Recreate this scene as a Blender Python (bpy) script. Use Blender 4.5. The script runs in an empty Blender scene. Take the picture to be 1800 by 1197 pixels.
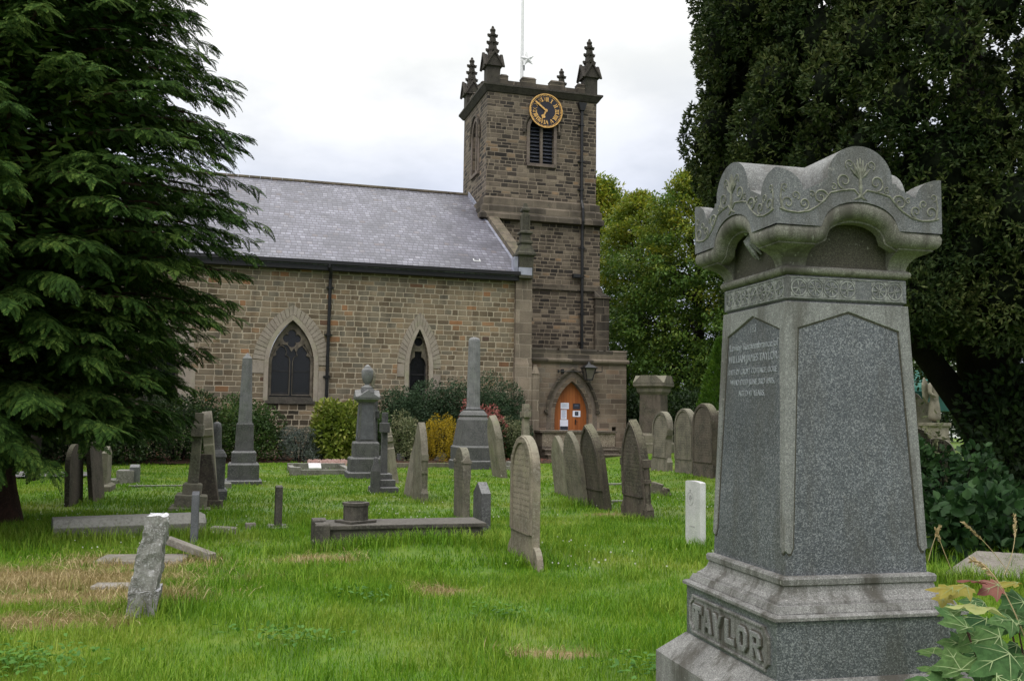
import bpy, bmesh, math, random
import numpy as np
from mathutils import Vector, Matrix, Euler
SC = bpy.context.scene
COL = SC.collection
rng = np.random.default_rng(7)
random.seed(7)
PI = math.pi
rad = math.radians

# ---------------------------------------------------------------- camera
F = 1640.0; EYE = 1.6; PITCH = math.atan(132.5/F); ROLL = 0.0137
CAMROT = Matrix.Rotation(PI/2+PITCH, 3, 'X') @ Matrix.Rotation(ROLL, 3, 'Z')
cd = bpy.data.cameras.new('camera'); cam = bpy.data.objects.new('camera', cd); COL.objects.link(cam)
cam.matrix_world = Matrix.Translation((0, 0, EYE)) @ CAMROT.to_4x4()
cd.sensor_width = 36; cd.lens = F/1800*36; cd.clip_end = 3000; cd.clip_start = .05
SC.camera = cam

def sstep(a, b, x):
    t = min(1, max(0, (x-a)/(b-a))); return t*t*(3-2*t)
def T(x, y):
    """height of the lawn"""
    h = .25*sstep(2.2, 5.5, x)*sstep(15, 23, y)
    h += .13*math.exp(-((x+.9)/1.1)**2-((y-11.0)/.55)**2)
    h += .03*math.sin(x*.9+1.3)*math.sin(y*.7)*sstep(6, 10, y)
    h += .05*math.exp(-((x+1.6)/1.6)**2-((y-8.2)/1.2)**2)
    return h
def Tn(x, y):
    s = lambda a, b, q: (lambda t: t*t*(3-2*t))(np.clip((q-a)/(b-a), 0, 1))
    h = .25*s(2.2, 5.5, x)*s(15, 23, y)
    h = h+.13*np.exp(-((x+.9)/1.1)**2-((y-11.0)/.55)**2)
    h = h+.03*np.sin(x*.9+1.3)*np.sin(y*.7)*s(6, 10, y)
    return h+.05*np.exp(-((x+1.6)/1.6)**2-((y-8.2)/1.2)**2)
def ray(px, py):
    d = CAMROT @ Vector(((px-900)/F, -(py-598.5)/F, -1)); return d/d.y
def at(px, py, Y):
    return Vector((0, 0, EYE))+ray(px, py)*Y
def gp(px, py):
    """the point of the lawn seen at a pixel of the photograph"""
    z = 0
    for i in range(8):
        d = ray(px, py); P = Vector((0, 0, EYE))+d*((z-EYE)/d.z); z = T(P.x, P.y)
    return P
YC = rad(16.3)
UC = Vector((math.cos(YC), math.sin(YC), 0)); VC = Vector((-math.sin(YC), math.cos(YC), 0))
CH = Vector((.616, 35.44, 0))
def wall(px, py, v):
    """church coordinates (s, z) of a pixel on the plane v = const"""
    d = ray(px, py); o = Vector((0, 0, EYE)); t = (v-(o-CH).dot(VC))/d.dot(VC); P = o+d*t
    return (P-CH).dot(UC), P.z
def chw(s, v, z=0):
    return CH+UC*s+VC*v+Vector((0, 0, z))

# ---------------------------------------------------------------- objects
def link(o, parent=None):
    COL.objects.link(o)
    if parent: o.parent = parent
    return o
def tag(o, label=None, cat=None, group=None, kind=None):
    if label: o['label'] = label
    if cat: o['category'] = cat
    if group: o['group'] = group
    if kind: o['kind'] = kind
    return o
def thing(name, loc=(0, 0, 0), rz=0, label=None, cat=None, group=None, lean=(0, 0)):
    o = bpy.data.objects.new(name, None); o.empty_display_size = .2
    m = Matrix.Translation(loc) @ Matrix.Rotation(rz, 4, 'Z') @ Matrix.Rotation(lean[0], 4, 'Y') @ Matrix.Rotation(lean[1], 4, 'X')
    o.matrix_world = m
    link(o); return tag(o, label, cat, group)
class MB:
    """collects verts and faces; build() links them as one mesh object"""
    def __init__(s): s.v = []; s.f = []; s.m = []; s.cur = 0; s.sm = []; s.smooth = False
    def add(s, vs, fs, M=None):
        k = len(s.v)
        for p in vs:
            p = Vector(p); s.v.append(tuple(M @ p if M else p))
        for f in fs: s.f.append([i+k for i in f]); s.m.append(s.cur); s.sm.append(s.smooth)
        return s
    def box(s, x0, x1, y0, y1, z0, z1, M=None, ch=0):
        return s.frus((x0+x1)/2, (y0+y1)/2, z0, (x1-x0)/2, (y1-y0)/2, z1, (x1-x0)/2, (y1-y0)/2, M)
    def frus(s, cx, cy, z0, a0, b0, z1, a1, b1, M=None):
        vs = [(cx+i*a0, cy+j*b0, z0) for i, j in ((-1, -1), (1, -1), (1, 1), (-1, 1))]
        vs += [(cx+i*a1, cy+j*b1, z1) for i, j in ((-1, -1), (1, -1), (1, 1), (-1, 1))]
        return s.add(vs, [(3, 2, 1, 0), (4, 5, 6, 7), (0, 1, 5, 4), (1, 2, 6, 5), (2, 3, 7, 6), (3, 0, 4, 7)], M)
    def sq(s, prof, M=None, cx=0, cy=0, ratio=1):
        """square lathe: prof = [(half, z)...] from bottom to top, capped"""
        vs = []
        for h, z in prof: vs += [(cx+i*h, cy+j*h*ratio, z) for i, j in ((-1, -1), (1, -1), (1, 1), (-1, 1))]
        n = len(prof); fs = [(3, 2, 1, 0), tuple(4*(n-1)+k for k in range(4))]
        for i in range(n-1):
            for k in range(4): a = 4*i+k; b = 4*i+(k+1) % 4; fs.append((a, b, b+4, a+4))
        return s.add(vs, fs, M)
    def lathe(s, prof, n=16, M=None):
        vs = []; fs = []
        for r, z in prof: vs += [(r*math.cos(2*PI*k/n), r*math.sin(2*PI*k/n), z) for k in range(n)]
        for i in range(len(prof)-1):
            for k in range(n): a = n*i+k; b = n*i+(k+1) % n; fs.append((a, b, b+n, a+n))
        fs.append(tuple(range(n))[::-1]); fs.append(tuple(n*(len(prof)-1)+k for k in range(n)))
        return s.add(vs, fs, M)
    def tube(s, pts, r, n=8, closed=False, M=None):
        pts = [Vector(p) for p in pts]; m = len(pts)
        rr = r if isinstance(r, (list, tuple)) else [r]*m
        vs = []; fs = []; ref = None
        for i, p in enumerate(pts):
            a = pts[(i-1) % m] if closed or i > 0 else p; b = pts[(i+1) % m] if closed or i < m-1 else p
            t = (b-a).normalized()
            if ref is None:
                ref = t.orthogonal().normalized()
            ref = (ref-t*ref.dot(t)).normalized(); bi = t.cross(ref)
            vs += [p+(ref*math.cos(2*PI*k/n)+bi*math.sin(2*PI*k/n))*rr[i] for k in range(n)]
        for i in range(m if closed else m-1):
            for k in range(n):
                a = n*i+k; b = n*i+(k+1) % n; c = (n*(i+1)+(k+1) % n) % (n*m); d = (n*(i+1)+k) % (n*m); fs.append((a, b, c, d))
        if not closed: fs += [tuple(range(n))[::-1], tuple(n*(m-1)+k for k in range(n))]
        return s.add(vs, fs, M)
    def plate(s, loops, depth, fn, bevel=0, res=1):
        vs, fs = fill2d(loops, depth, bevel, res); return s.add([fn(*p) for p in vs], fs)
    def bar(s, a, b, w, h, M=None):
        a = Vector(a); b = Vector(b); t = (b-a).normalized(); up = Vector((0, 0, 1)) if abs(t.z) < .95 else Vector((0, 1, 0))
        x = t.cross(up).normalized()*w/2; y = x.normalized().cross(t)*h/2
        vs = [a-x-y, a+x-y, a+x+y, a-x+y, b-x-y, b+x-y, b+x+y, b-x+y]
        return s.add(vs, [(3, 2, 1, 0), (4, 5, 6, 7), (0, 1, 5, 4), (1, 2, 6, 5), (2, 3, 7, 6), (3, 0, 4, 7)], M)
    def build(s, name, mats, parent=None, smooth=False, bevel=0, jit=0):
        me = bpy.data.meshes.new(name); me.from_pydata([tuple(p) for p in s.v], [], s.f); me.validate()
        ms = mats if isinstance(mats, (list, tuple)) else [mats]
        for m in ms: me.materials.append(m)
        if len(me.polygons) == len(s.m):
            me.polygons.foreach_set('material_index', s.m)
            me.polygons.foreach_set('use_smooth', [smooth or q for q in s.sm])
        bm = bmesh.new(); bm.from_mesh(me); bmesh.ops.recalc_face_normals(bm, faces=bm.faces)
        if bevel:
            es = [e for e in bm.edges if len(e.link_faces) == 2 and e.calc_face_angle(0) > .6]
            bmesh.ops.bevel(bm, geom=es, offset=bevel, segments=2, affect='EDGES', profile=.6, clamp_overlap=True)
        bm.to_mesh(me); bm.free()
        if smooth: me.set_sharp_from_angle(angle=rad(50))
        o = bpy.data.objects.new(name, me); link(o, parent); return o
def fill2d(loops, depth, bevel=0, res=1):
    cu = bpy.data.curves.new('tmp', 'CURVE'); cu.dimensions = '2D'; cu.fill_mode = 'BOTH' if depth else 'FRONT'
    cu.extrude = max(depth/2-bevel, 0); cu.bevel_depth = bevel; cu.bevel_resolution = res; cu.offset = -bevel
    for L in loops:
        sp = cu.splines.new('POLY'); sp.points.add(len(L)-1); sp.use_cyclic_u = True
        for i, p in enumerate(L): sp.points[i].co = (p[0], p[1], 0, 1)
    ob = bpy.data.objects.new('tmp', cu); me = bpy.data.meshes.new_from_object(ob)
    vs = [tuple(v.co) for v in me.vertices]; fs = [tuple(p.vertices) for p in me.polygons]
    bpy.data.objects.remove(ob); bpy.data.curves.remove(cu); bpy.data.meshes.remove(me)
    return vs, fs
def text2d(txt, size, depth, sx=1, off=0, space=1):
    cu = bpy.data.curves.new('tmp', 'FONT'); cu.body = txt; cu.size = size; cu.extrude = depth/2; cu.offset = off; cu.space_character = space
    cu.align_x = 'CENTER'; cu.align_y = 'CENTER'
    ob = bpy.data.objects.new('tmp', cu); me = bpy.data.meshes.new_from_object(ob)
    vs = [(v.co.x*sx, v.co.y, v.co.z) for v in me.vertices]; fs = [tuple(p.vertices) for p in me.polygons]
    bpy.data.objects.remove(ob); bpy.data.curves.remove(cu); bpy.data.meshes.remove(me)
    return vs, fs
def npmesh(name, V, Q, mats, parent=None, smooth=False, tri=None, midx=None):
    me = bpy.data.meshes.new(name); V = np.asarray(V, np.float32).reshape(-1, 3); Q = np.asarray(Q, np.int32)
    nq = len(Q); nt = 0 if tri is None else len(tri)
    me.vertices.add(len(V)); me.vertices.foreach_set('co', V.ravel())
    lo = Q.ravel() if not nt else np.concatenate([Q.ravel(), np.asarray(tri, np.int32).ravel()])
    me.loops.add(len(lo)); me.loops.foreach_set('vertex_index', lo.astype(np.int32))
    st = np.arange(nq)*4
    if nt: st = np.concatenate([st, nq*4+np.arange(nt)*3])
    me.polygons.add(nq+nt); me.polygons.foreach_set('loop_start', st.astype(np.int32))
    ms = mats if isinstance(mats, (list, tuple)) else [mats]
    for m in ms: me.materials.append(m)
    if midx is not None: me.polygons.foreach_set('material_index', np.asarray(midx, np.int32))
    me.update(calc_edges=True); me.validate()
    o = bpy.data.objects.new(name, me); return link(o, parent)

def arch(w, z0, zs, za, cx=0, n=10):
    """pointed-arch outline, counter-clockwise from the lower left"""
    h = za-zs; r = (h*h+w*w/4)/w; pts = [(cx-w/2, z0), (cx+w/2, z0)]
    a1 = math.atan2(h, (r-w/2)) if r != w/2 else PI/2
    R = [(cx+w/2-r+r*math.cos(a1*i/n), zs+r*math.sin(a1*i/n)) for i in range(n+1)]
    pts += R; pts += [(2*cx-x, z) for x, z in R[-2::-1]]
    return pts
def circ(cx, cz, r, n=24, a0=0):
    return [(cx+r*math.cos(a0+2*PI*k/n), cz+r*math.sin(a0+2*PI*k/n)) for k in range(n)]
def foil(cx, cz, r, k=4, n=48, a0=0):
    out = []
    for i in range(n):
        t = 2*PI*i/n; q = abs(math.cos(k*(t-a0)/2)); rr = r*(.55+.45*q**.6); out.append((cx+rr*math.cos(t), cz+rr*math.sin(t)))
    return out

# ---------------------------------------------------------------- materials
class NT:
    def __init__(s, name):
        s.mat = bpy.data.materials.new(name); s.mat.use_nodes = True; s.t = s.mat.node_tree; s.t.nodes.clear()
    def n(s, ty, **kw):
        nd = s.t.nodes.new(ty)
        for k, val in kw.items(): setattr(nd, k, val)
        return nd
    def put(s, sock, val):
        if hasattr(val, 'is_output'): s.t.links.new(val, sock)
        elif isinstance(val, (tuple, list)) and sock.type == 'RGBA' and len(val) == 3: sock.default_value = (*val, 1)
        else: sock.default_value = val
    def math(s, op, a, b=0, c=0, clamp=False):
        nd = s.n('ShaderNodeMath', operation=op, use_clamp=clamp)
        for i, q in enumerate((a, b, c)): s.put(nd.inputs[i], q)
        return nd.outputs[0]
    def vec(s, x=0, y=0, z=0):
        nd = s.n('ShaderNodeCombineXYZ')
        for i, q in enumerate((x, y, z)): s.put(nd.inputs[i], q)
        return nd.outputs[0]
    def sep(s, v):
        nd = s.n('ShaderNodeSeparateXYZ'); s.put(nd.inputs[0], v); return nd.outputs
    def coord(s, which='Object'):
        return s.n('ShaderNodeTexCoord').outputs[which]
    def scale(s, v, q):
        nd = s.n('ShaderNodeVectorMath', operation='MULTIPLY'); s.put(nd.inputs[0], v); nd.inputs[1].default_value = q if isinstance(q, tuple) else (q, q, q); return nd.outputs[0]
    def vadd(s, a, b):
        nd = s.n('ShaderNodeVectorMath', operation='ADD'); s.put(nd.inputs[0], a); s.put(nd.inputs[1], b); return nd.outputs[0]
    def noise(s, v, sc, det=4, rough=.55, dist=0, dim='3D', out=0):
        nd = s.n('ShaderNodeTexNoise', noise_dimensions=dim); s.put(nd.inputs['Vector'], v)
        nd.inputs['Scale'].default_value = sc; nd.inputs['Detail'].default_value = det; nd.inputs['Roughness'].default_value = rough; nd.inputs['Distortion'].default_value = dist
        return nd.outputs[out]
    def white(s, v):
        nd = s.n('ShaderNodeTexWhiteNoise', noise_dimensions='3D'); s.put(nd.inputs['Vector'], v); return nd.outputs['Value']
    def voro(s, v, sc, feat='F1', out=0):
        nd = s.n('ShaderNodeTexVoronoi', feature=feat); s.put(nd.inputs['Vector'], v); nd.inputs['Scale'].default_value = sc; return nd.outputs[out]
    def ramp(s, f, stops, interp='LINEAR'):
        nd = s.n('ShaderNodeValToRGB'); cr = nd.color_ramp; cr.interpolation = interp; s.put(nd.inputs[0], f)
        while len(cr.elements) < len(stops): cr.elements.new(.5)
        for e, (p, c) in zip(cr.elements, stops):
            e.position = p; e.color = (*c, 1) if isinstance(c, tuple) else (c, c, c, 1)
        return nd.outputs[0]
    def mix(s, f, a, b, blend='MIX'):
        nd = s.n('ShaderNodeMix', data_type='RGBA', blend_type=blend); s.put(nd.inputs[0], f); s.put(nd.inputs[6], a); s.put(nd.inputs[7], b); return nd.outputs[2]
    def mr(s, v, a, b, c=0, d=1):
        nd = s.n('ShaderNodeMapRange', interpolation_type='SMOOTHSTEP')
        for i, q in enumerate((v, a, b, c, d)): s.put(nd.inputs[i], q)
        return nd.outputs[0]
    def island(s): return s.n('ShaderNodeNewGeometry').outputs['Random Per Island']
    def orand(s): return s.n('ShaderNodeObjectInfo').outputs['Random']
    def out(s, col, rough=.8, bump=None, bstr=.4, bdist=.02, metal=0, spec=.3, transl=0, trcol=None):
        p = s.n('ShaderNodeBsdfPrincipled'); s.put(p.inputs['Base Color'], col); s.put(p.inputs['Roughness'], rough); s.put(p.inputs['Metallic'], metal)
        s.put(p.inputs['Specular IOR Level'], spec)
        if bump is not None:
            b = s.n('ShaderNodeBump'); b.inputs['Strength'].default_value = bstr; b.inputs['Distance'].default_value = bdist; s.put(b.inputs['Height'], bump); s.t.links.new(b.outputs[0], p.inputs['Normal'])
        sh = p.outputs[0]
        if transl:
            tr = s.n('ShaderNodeBsdfTranslucent'); s.put(tr.inputs[0], trcol if trcol is not None else col)
            mx = s.n('ShaderNodeMixShader'); mx.inputs[0].default_value = transl; s.t.links.new(sh, mx.inputs[1]); s.t.links.new(tr.outputs[0], mx.inputs[2]); sh = mx.outputs[0]
        o = s.n('ShaderNodeOutputMaterial'); s.t.links.new(sh, o.inputs[0]); return s.mat

def plain(name, col, rough=.6, metal=0, var=.15, sc=6, spec=.4, bstr=.1):
    t = NT(name); c = t.coord(); n = t.noise(c, sc, 5)
    k = t.mr(n, .3, .7, 1-var, 1+var)
    return t.out(t.mix(1, col, t.vec(k, k, k), 'MULTIPLY'), rough, n, bstr, .01, metal, spec)
def masonry(name, rowh, bw, mort, pal, mcol, mode='wall', bstr=.7, stains=(), patch=.25, rough=.85, soft=.012, moss=None):
    t = NT(name); c = t.coord(); sx, sy, sz = t.sep(c)
    if mode == 'wall': X = t.math('ADD', sx, sy); Z = sz
    else: X = sx; Z = t.math('MULTIPLY', sy, 1.155)
    dn = t.noise(c, 5, 2); amp = .05 if mode == 'wall' else .006
    X = t.math('ADD', X, t.math('MULTIPLY', t.math('SUBTRACT', dn, .5), amp))
    dn2 = t.noise(t.vadd(c, (7, 3, 5)), 4, 2); Z = t.math('ADD', Z, t.math('MULTIPLY', t.math('SUBTRACT', dn2, .5), amp*.8))
    zr = t.math('DIVIDE', Z, rowh)
    if mode == 'wall':
        zr = t.math('ADD', zr, t.math('MULTIPLY', t.noise(t.vec(0, 0, Z), 1.1/rowh*.35, 1), 1.5))
    row = t.math('FLOOR', zr); fz = t.math('FRACT', zr)
    r1 = t.white(t.vec(row, 3.3, 0)); r2 = t.white(t.vec(row, 9.1, 2))
    wv = t.math('MULTIPLY', bw, t.math('ADD', .72, t.math('MULTIPLY', r2, .6 if mode == 'wall' else .1)))
    xs = t.math('ADD', t.math('DIVIDE', X, wv), t.math('MULTIPLY', r1, 17))
    xs = t.math('ADD', xs, t.math('MULTIPLY', t.noise(t.vec(t.math('MULTIPLY', xs, .9), t.math('MULTIPLY', row, 7.7), 0), 1, 0), .9 if mode == 'wall' else .2))
    cell = t.math('FLOOR', xs); fx = t.math('FRACT', xs)
    rc = t.white(t.vec(cell, row, 1)); rc2 = t.white(t.vec(cell, row, 5))
    ex = t.math('MULTIPLY', t.math('MINIMUM', fx, t.math('SUBTRACT', 1, fx)), wv if mode == 'wall' else t.math('MULTIPLY', wv, 3.2))
    ez = t.math('MULTIPLY', t.math('MINIMUM', fz, t.math('SUBTRACT', 1, fz)), rowh)
    d = t.math('SMOOTH_MIN', ex, ez, .03 if mode == 'wall' else .004)
    d = t.math('ADD', d, t.math('MULTIPLY', t.math('SUBTRACT', t.noise(c, 22, 3), .5), .016 if mode == 'wall' else .002))
    mask = t.mr(d, mort*.5, mort*.5+soft)
    col = t.ramp(rc, pal)
    k = t.mr(t.noise(c, 30, 5, .7), .25, .75, .8, 1.18); k2 = t.mr(t.noise(c, .7, 3), .3, .7, 1-patch, 1+patch); kk = t.math('MULTIPLY', k, k2)
    col = t.mix(1, col, t.vec(kk, kk, kk), 'MULTIPLY')
    if mode == 'wall': st = t.mr(t.noise(t.scale(c, (2.6, 2.6, .28)), 1, 4, .6), .5, .72, 1, .66); col = t.mix(1, col, t.vec(st, st, st), 'MULTIPLY')
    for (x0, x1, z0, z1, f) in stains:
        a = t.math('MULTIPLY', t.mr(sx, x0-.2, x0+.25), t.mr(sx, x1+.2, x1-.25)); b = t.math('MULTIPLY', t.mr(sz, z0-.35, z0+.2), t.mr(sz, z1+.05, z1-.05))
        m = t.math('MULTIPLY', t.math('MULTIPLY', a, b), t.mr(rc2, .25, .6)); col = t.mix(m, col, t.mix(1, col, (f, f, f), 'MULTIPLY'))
    if moss: col = t.mix(t.math('MULTIPLY', t.mr(t.noise(c, 1.3, 5, .7), .55, .75), moss[1]), col, moss[0])
    col = t.mix(mask, mcol, col)
    hgt = t.math('ADD', t.math('MULTIPLY', mask, 1), t.math('ADD', t.math('MULTIPLY', rc2, .25), t.math('MULTIPLY', t.noise(c, 40, 4, .7), .35)))
    return t.out(col, rough, hgt, bstr, .03, spec=.25 if mode == 'wall' else .5)
def stone(name, base, dark, lich, amt=.35, dk=.5, sc=1.0, inscr=False, top=None, bstr=.35):
    t = NT(name); c = t.coord(); r = t.orand(); off = t.vec(t.math('MULTIPLY', r, 37), t.math('MULTIPLY', r, 11), 0); cc = t.vadd(c, off)
    n1 = t.noise(cc, 3.2*sc, 6, .62); n2 = t.noise(cc, 26*sc, 5, .7); n3 = t.noise(t.scale(cc, (7*sc, 7*sc, 1.1*sc)), 1, 4, .6)
    col = t.mix(t.mr(n1, .35, .7), base, dark)
    col = t.mix(t.math('MULTIPLY', t.mr(n3, .48, .72), dk), col, dark)
    col = t.mix(t.math('MULTIPLY', t.mr(t.math('ADD', n2, t.math('MULTIPLY', n1, .35)), .68, .82), amt), col, lich)
    k = t.mr(t.noise(cc, 90*sc, 3, .7), .25, .75, .78, 1.2); kr = t.math('MULTIPLY', k, t.math('ADD', .85, t.math('MULTIPLY', r, .3)))
    col = t.mix(1, col, t.vec(kr, kr, kr), 'MULTIPLY')
    ag = t.math('MULTIPLY', t.mr(t.noise(t.vadd(cc, (3, 9, 1)), 1.8, 4, .6), .45, .75), t.math('ADD', .1, t.math('MULTIPLY', t.math('FRACT', t.math('MULTIPLY', r, 7.3)), .45))); col = t.mix(ag if sc < 2 else 0, col, t.mix(1, col, (.78, .95, .62), 'MULTIPLY'))
    bl = t.math('MULTIPLY', t.mr(t.math('ADD', t.voro(cc, 8*sc), t.math('MULTIPLY', n2, .35)), .36, .30), t.mr(t.noise(cc, 2.2, 3), .48, .62)); col = t.mix(t.math('MULTIPLY', bl, amt*1.3, clamp=True), col, lich)
    h = t.math('ADD', n2, t.math('MULTIPLY', n1, .6))
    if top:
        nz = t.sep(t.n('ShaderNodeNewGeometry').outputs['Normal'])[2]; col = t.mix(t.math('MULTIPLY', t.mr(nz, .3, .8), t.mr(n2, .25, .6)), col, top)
    if inscr:
        x, y, z = t.sep(c); nx = t.sep(t.coord('Normal'))[0]
        row = t.math('DIVIDE', z, .06); fz = t.math('FRACT', row); ro = t.math('FLOOR', row)
        g = t.noise(t.vec(t.math('MULTIPLY', y, 55), t.math('MULTIPLY', z, 40), t.math('MULTIPLY', ro, 5)), 1, 2)
        ln = t.math('MULTIPLY', t.mr(fz, .22, .32), t.mr(fz, .72, .62)); wd = t.mr(t.noise(t.vec(t.math('MULTIPLY', y, 7), ro, 0), 1, 1), .38, .46)
        m = t.math('MULTIPLY', t.math('MULTIPLY', ln, wd), t.math('MULTIPLY', t.mr(g, .45, .55), t.mr(nx, -.8, -.95)))
        m = t.math('MULTIPLY', m, t.math('MULTIPLY', t.mr(t.math('ABSOLUTE', y), .36, .3), t.mr(z, .42, .5)))
        col = t.mix(t.math('MULTIPLY', m, .8), col, dark); h = t.math('SUBTRACT', h, t.math('MULTIPLY', m, .8))
    return t.out(col, .88, h, bstr, .02, spec=.2)
def granite(name, a, b, c3, sc=130, rough=.45, stain=.0):
    t = NT(name); c = t.coord(); v = t.voro(t.vadd(c, t.scale(t.noise(c, 60, 2, out=1), .01)), sc, out=1)
    f = t.sep(v)[0]; col = t.ramp(f, [(0, a), (.3, a), (.5, b), (.72, b), (.9, c3)])
    n = t.noise(c, 2.5, 5, .65); k = t.mr(n, .3, .7, .82, 1.15); col = t.mix(1, col, t.vec(k, k, k), 'MULTIPLY')
    n2 = t.noise(t.scale(c, (3, 3, .7)), 2.2, 5, .65)
    if stain:
        col = t.mix(t.math('MULTIPLY', t.mr(n2, .46, .66), stain), col, (.06, .055, .045))
        n4 = t.noise(t.scale(c, (26, 26, 2.2)), 1, 4, .6); col = t.mix(t.math('MULTIPLY', t.mr(n4, .52, .72), stain*.55), col, (.05, .046, .04))
        n5 = t.noise(c, 34, 4, .7); col = t.mix(t.math('MULTIPLY', t.mr(n5, .62, .70), stain*.7), col, (.36, .35, .33))
    return t.out(col, rough, t.noise(c, 160, 3), .12, .004, spec=.4)
def leafmat(name, c0, c1, c2, sc=1.2, transl=.25, rough=.55, spec=.3, mot=0):
    t = NT(name); c = t.coord(); i = t.island(); n = t.noise(c, sc, 3)
    f = t.math('ADD', t.math('MULTIPLY', i, .55), t.math('MULTIPLY', t.mr(n, .3, .7), .45))
    col = t.ramp(f, [(.05, c0), (.5, c1), (.95, c2)])
    if mot: k = t.mr(t.noise(c, mot, 5, .7), .3, .7, .72, 1.25); col = t.mix(1, col, t.vec(k, k, k), 'MULTIPLY')
    return t.out(col, rough, spec=spec, transl=transl)
# ---------------------------------------------------------------- sky and sun
SUN_EL, SUN_AZ = rad(55), rad(205)     # azimuth clockwise from +Y : behind the camera, a little to the left
wd = bpy.data.worlds.new('World'); SC.world = wd; wd.use_nodes = True
nt = wd.node_tree; nt.nodes.clear(); W_ = NT.__new__(NT); W_.t = nt
sky = W_.n('ShaderNodeTexSky', sky_type='NISHITA'); sky.sun_disc = False; sky.sun_elevation = SUN_EL; sky.sun_rotation = SUN_AZ; sky.air_density = 1.2; sky.dust_density = 2
gen = W_.coord('Generated'); gx, gy, gz = W_.sep(gen)
den = W_.math('ADD', W_.math('MAXIMUM', gz, 0), .25)
cl = W_.vec(W_.math('DIVIDE', gx, den), W_.math('DIVIDE', gy, den), 0)
cn = W_.noise(W_.scale(cl, (1, 1.3, 1)), .9, 6, .5, .4); cn2 = W_.noise(W_.vadd(cl, (5, 2, 1)), 2.6, 5, .55)
base = W_.ramp(W_.math('ADD', gz, W_.math('MULTIPLY', W_.math('SUBTRACT', cn, .5), .3)), [(.0, (5.2, 5.55, 6.5)), (.19, (5.7, 6.1, 7.2)), (.29, (7.0, 7.2, 7.7)), (.37, (9.0, 9.0, 8.7)), (.7, (18, 18, 18)), (1, (21, 21, 21))])
kk = W_.mr(cn2, .3, .7, .90, 1.08)
cloud = W_.mix(1, base, W_.vec(kk, kk, kk), 'MULTIPLY')
skc = W_.mix(W_.mr(cn2, .25, .6, .8, .96), sky.outputs[0], cloud)
bg = W_.n('ShaderNodeBackground'); W_.put(bg.inputs[0], skc); bg.inputs[1].default_value = .132
wo = W_.n('ShaderNodeOutputWorld'); nt.links.new(bg.outputs[0], wo.inputs[0])
sl = bpy.data.lights.new('sun', 'SUN'); sl.energy = 1.05; sl.angle = rad(40); sl.color = (1, .95, .88)
so = bpy.data.objects.new('sun', sl); COL.objects.link(so)
dirs = Vector((math.sin(SUN_AZ)*math.cos(SUN_EL), math.cos(SUN_AZ)*math.cos(SUN_EL), math.sin(SUN_EL)))
so.rotation_euler = dirs.to_track_quat('Z', 'Y').to_euler()
SC.view_settings.view_transform = 'Standard'; SC.view_settings.look = 'None'; SC.view_settings.gamma = 1; SC.view_settings.exposure = 0
SC.cycles.max_bounces = 6; SC.cycles.transparent_max_bounces = 8

# ---------------------------------------------------------------- materials
M = {}
tan = [(0, (.115, .087, .057)), (.2, (.175, .135, .090)), (.45, (.220, .174, .118)), (.62, (.188, .157, .112)), (.78, (.145, .127, .095)), (.94, (.24, .175, .108)), (.985, (.27, .135, .065)), (1, (.075, .052, .042))]
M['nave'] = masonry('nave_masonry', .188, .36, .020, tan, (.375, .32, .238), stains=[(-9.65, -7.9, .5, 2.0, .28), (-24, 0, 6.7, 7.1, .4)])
drk = [(0, (.027, .023, .020)), (.3, (.054, .043, .034)), (.55, (.095, .076, .058)), (.75, (.133, .107, .080)), (.94, (.175, .142, .104)), (1, (.21, .138, .082))]
M['tower'] = masonry('tower_masonry', .170, .36, .022, drk, (.205, .167, .125), patch=.34)
ash = [(0, (.105, .08, .062)), (.35, (.165, .127, .096)), (.65, (.20, .158, .12)), (.85, (.12, .105, .09)), (1, (.23, .16, .112))]
M['porch'] = masonry('porch_masonry', .19, .62, .010, ash, (.21, .172, .134), bstr=.4, patch=.3)
M['ashlar'] = masonry('ashlar', .42, .6, .01, [(0, (.135, .108, .083)), (.5, (.19, .155, .12)), (1, (.225, .18, .138))], (.28, .235, .185), bstr=.35, patch=.35, moss=((.08, .085, .05), .5))
M['band'] = masonry('band_ashlar', .36, 1.1, .014, [(0, (.045, .038, .030)), (.5, (.082, .068, .052)), (1, (.12, .098, .074))], (.16, .132, .10), bstr=.3, patch=.5, moss=((.026, .023, .02), .95))
M['slate'] = masonry('slate', .30, .27, .040, [(0, (.098, .095, .118)), (.4, (.125, .122, .150)), (.75, (.148, .145, .178)), (.94, (.20, .198, .232)), (1, (.115, .095, .10))], (.052, .051, .062), mode='roof', bstr=.5, rough=.5, patch=.3, soft=.03, moss=((.085, .08, .085), .5))
M['soot'] = stone('sooty_stone', (.062, .054, .046), (.028, .025, .022), (.12, .11, .088), .4, .5, 1)
M['coping'] = stone('coping_stone', (.14, .115, .085), (.05, .042, .033), (.20, .175, .13), .4, .5, 1)
M['kneel'] = stone('mossy_kneeler_stone', (.075, .070, .052), (.032, .03, .025), (.12, .115, .085), .4, .5, 1)
M['dress'] = stone('dressed_stone', (.345, .30, .248), (.25, .212, .174), (.42, .375, .325), .35, .4, 1)
M['jamb'] = stone('door_jamb_stone', (.20, .16, .135), (.10, .08, .068), (.26, .22, .185), .35, .4, 1)
M['tracery'] = stone('tracery_stone', (.20, .17, .135), (.06, .05, .042), (.30, .26, .21), .4, .6, 1.5)
M['iron'] = plain('black_iron', (.008, .008, .009), .45, 0, .3, 8)
M['lead'] = plain('lead_flashing', (.26, .27, .33), .5, 0, .25, 4)
M['glassd'] = plain('dark_window_glass', (.006, .006, .008), .25, 0, .5, 9, .5)
M['louvre'] = plain('slate_louvre', (.035, .038, .05), .5, 0, .4, 9)
M['wgrille'] = plain('window_frame', (.022, .021, .022), .5, 0, .3, 9)
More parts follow.
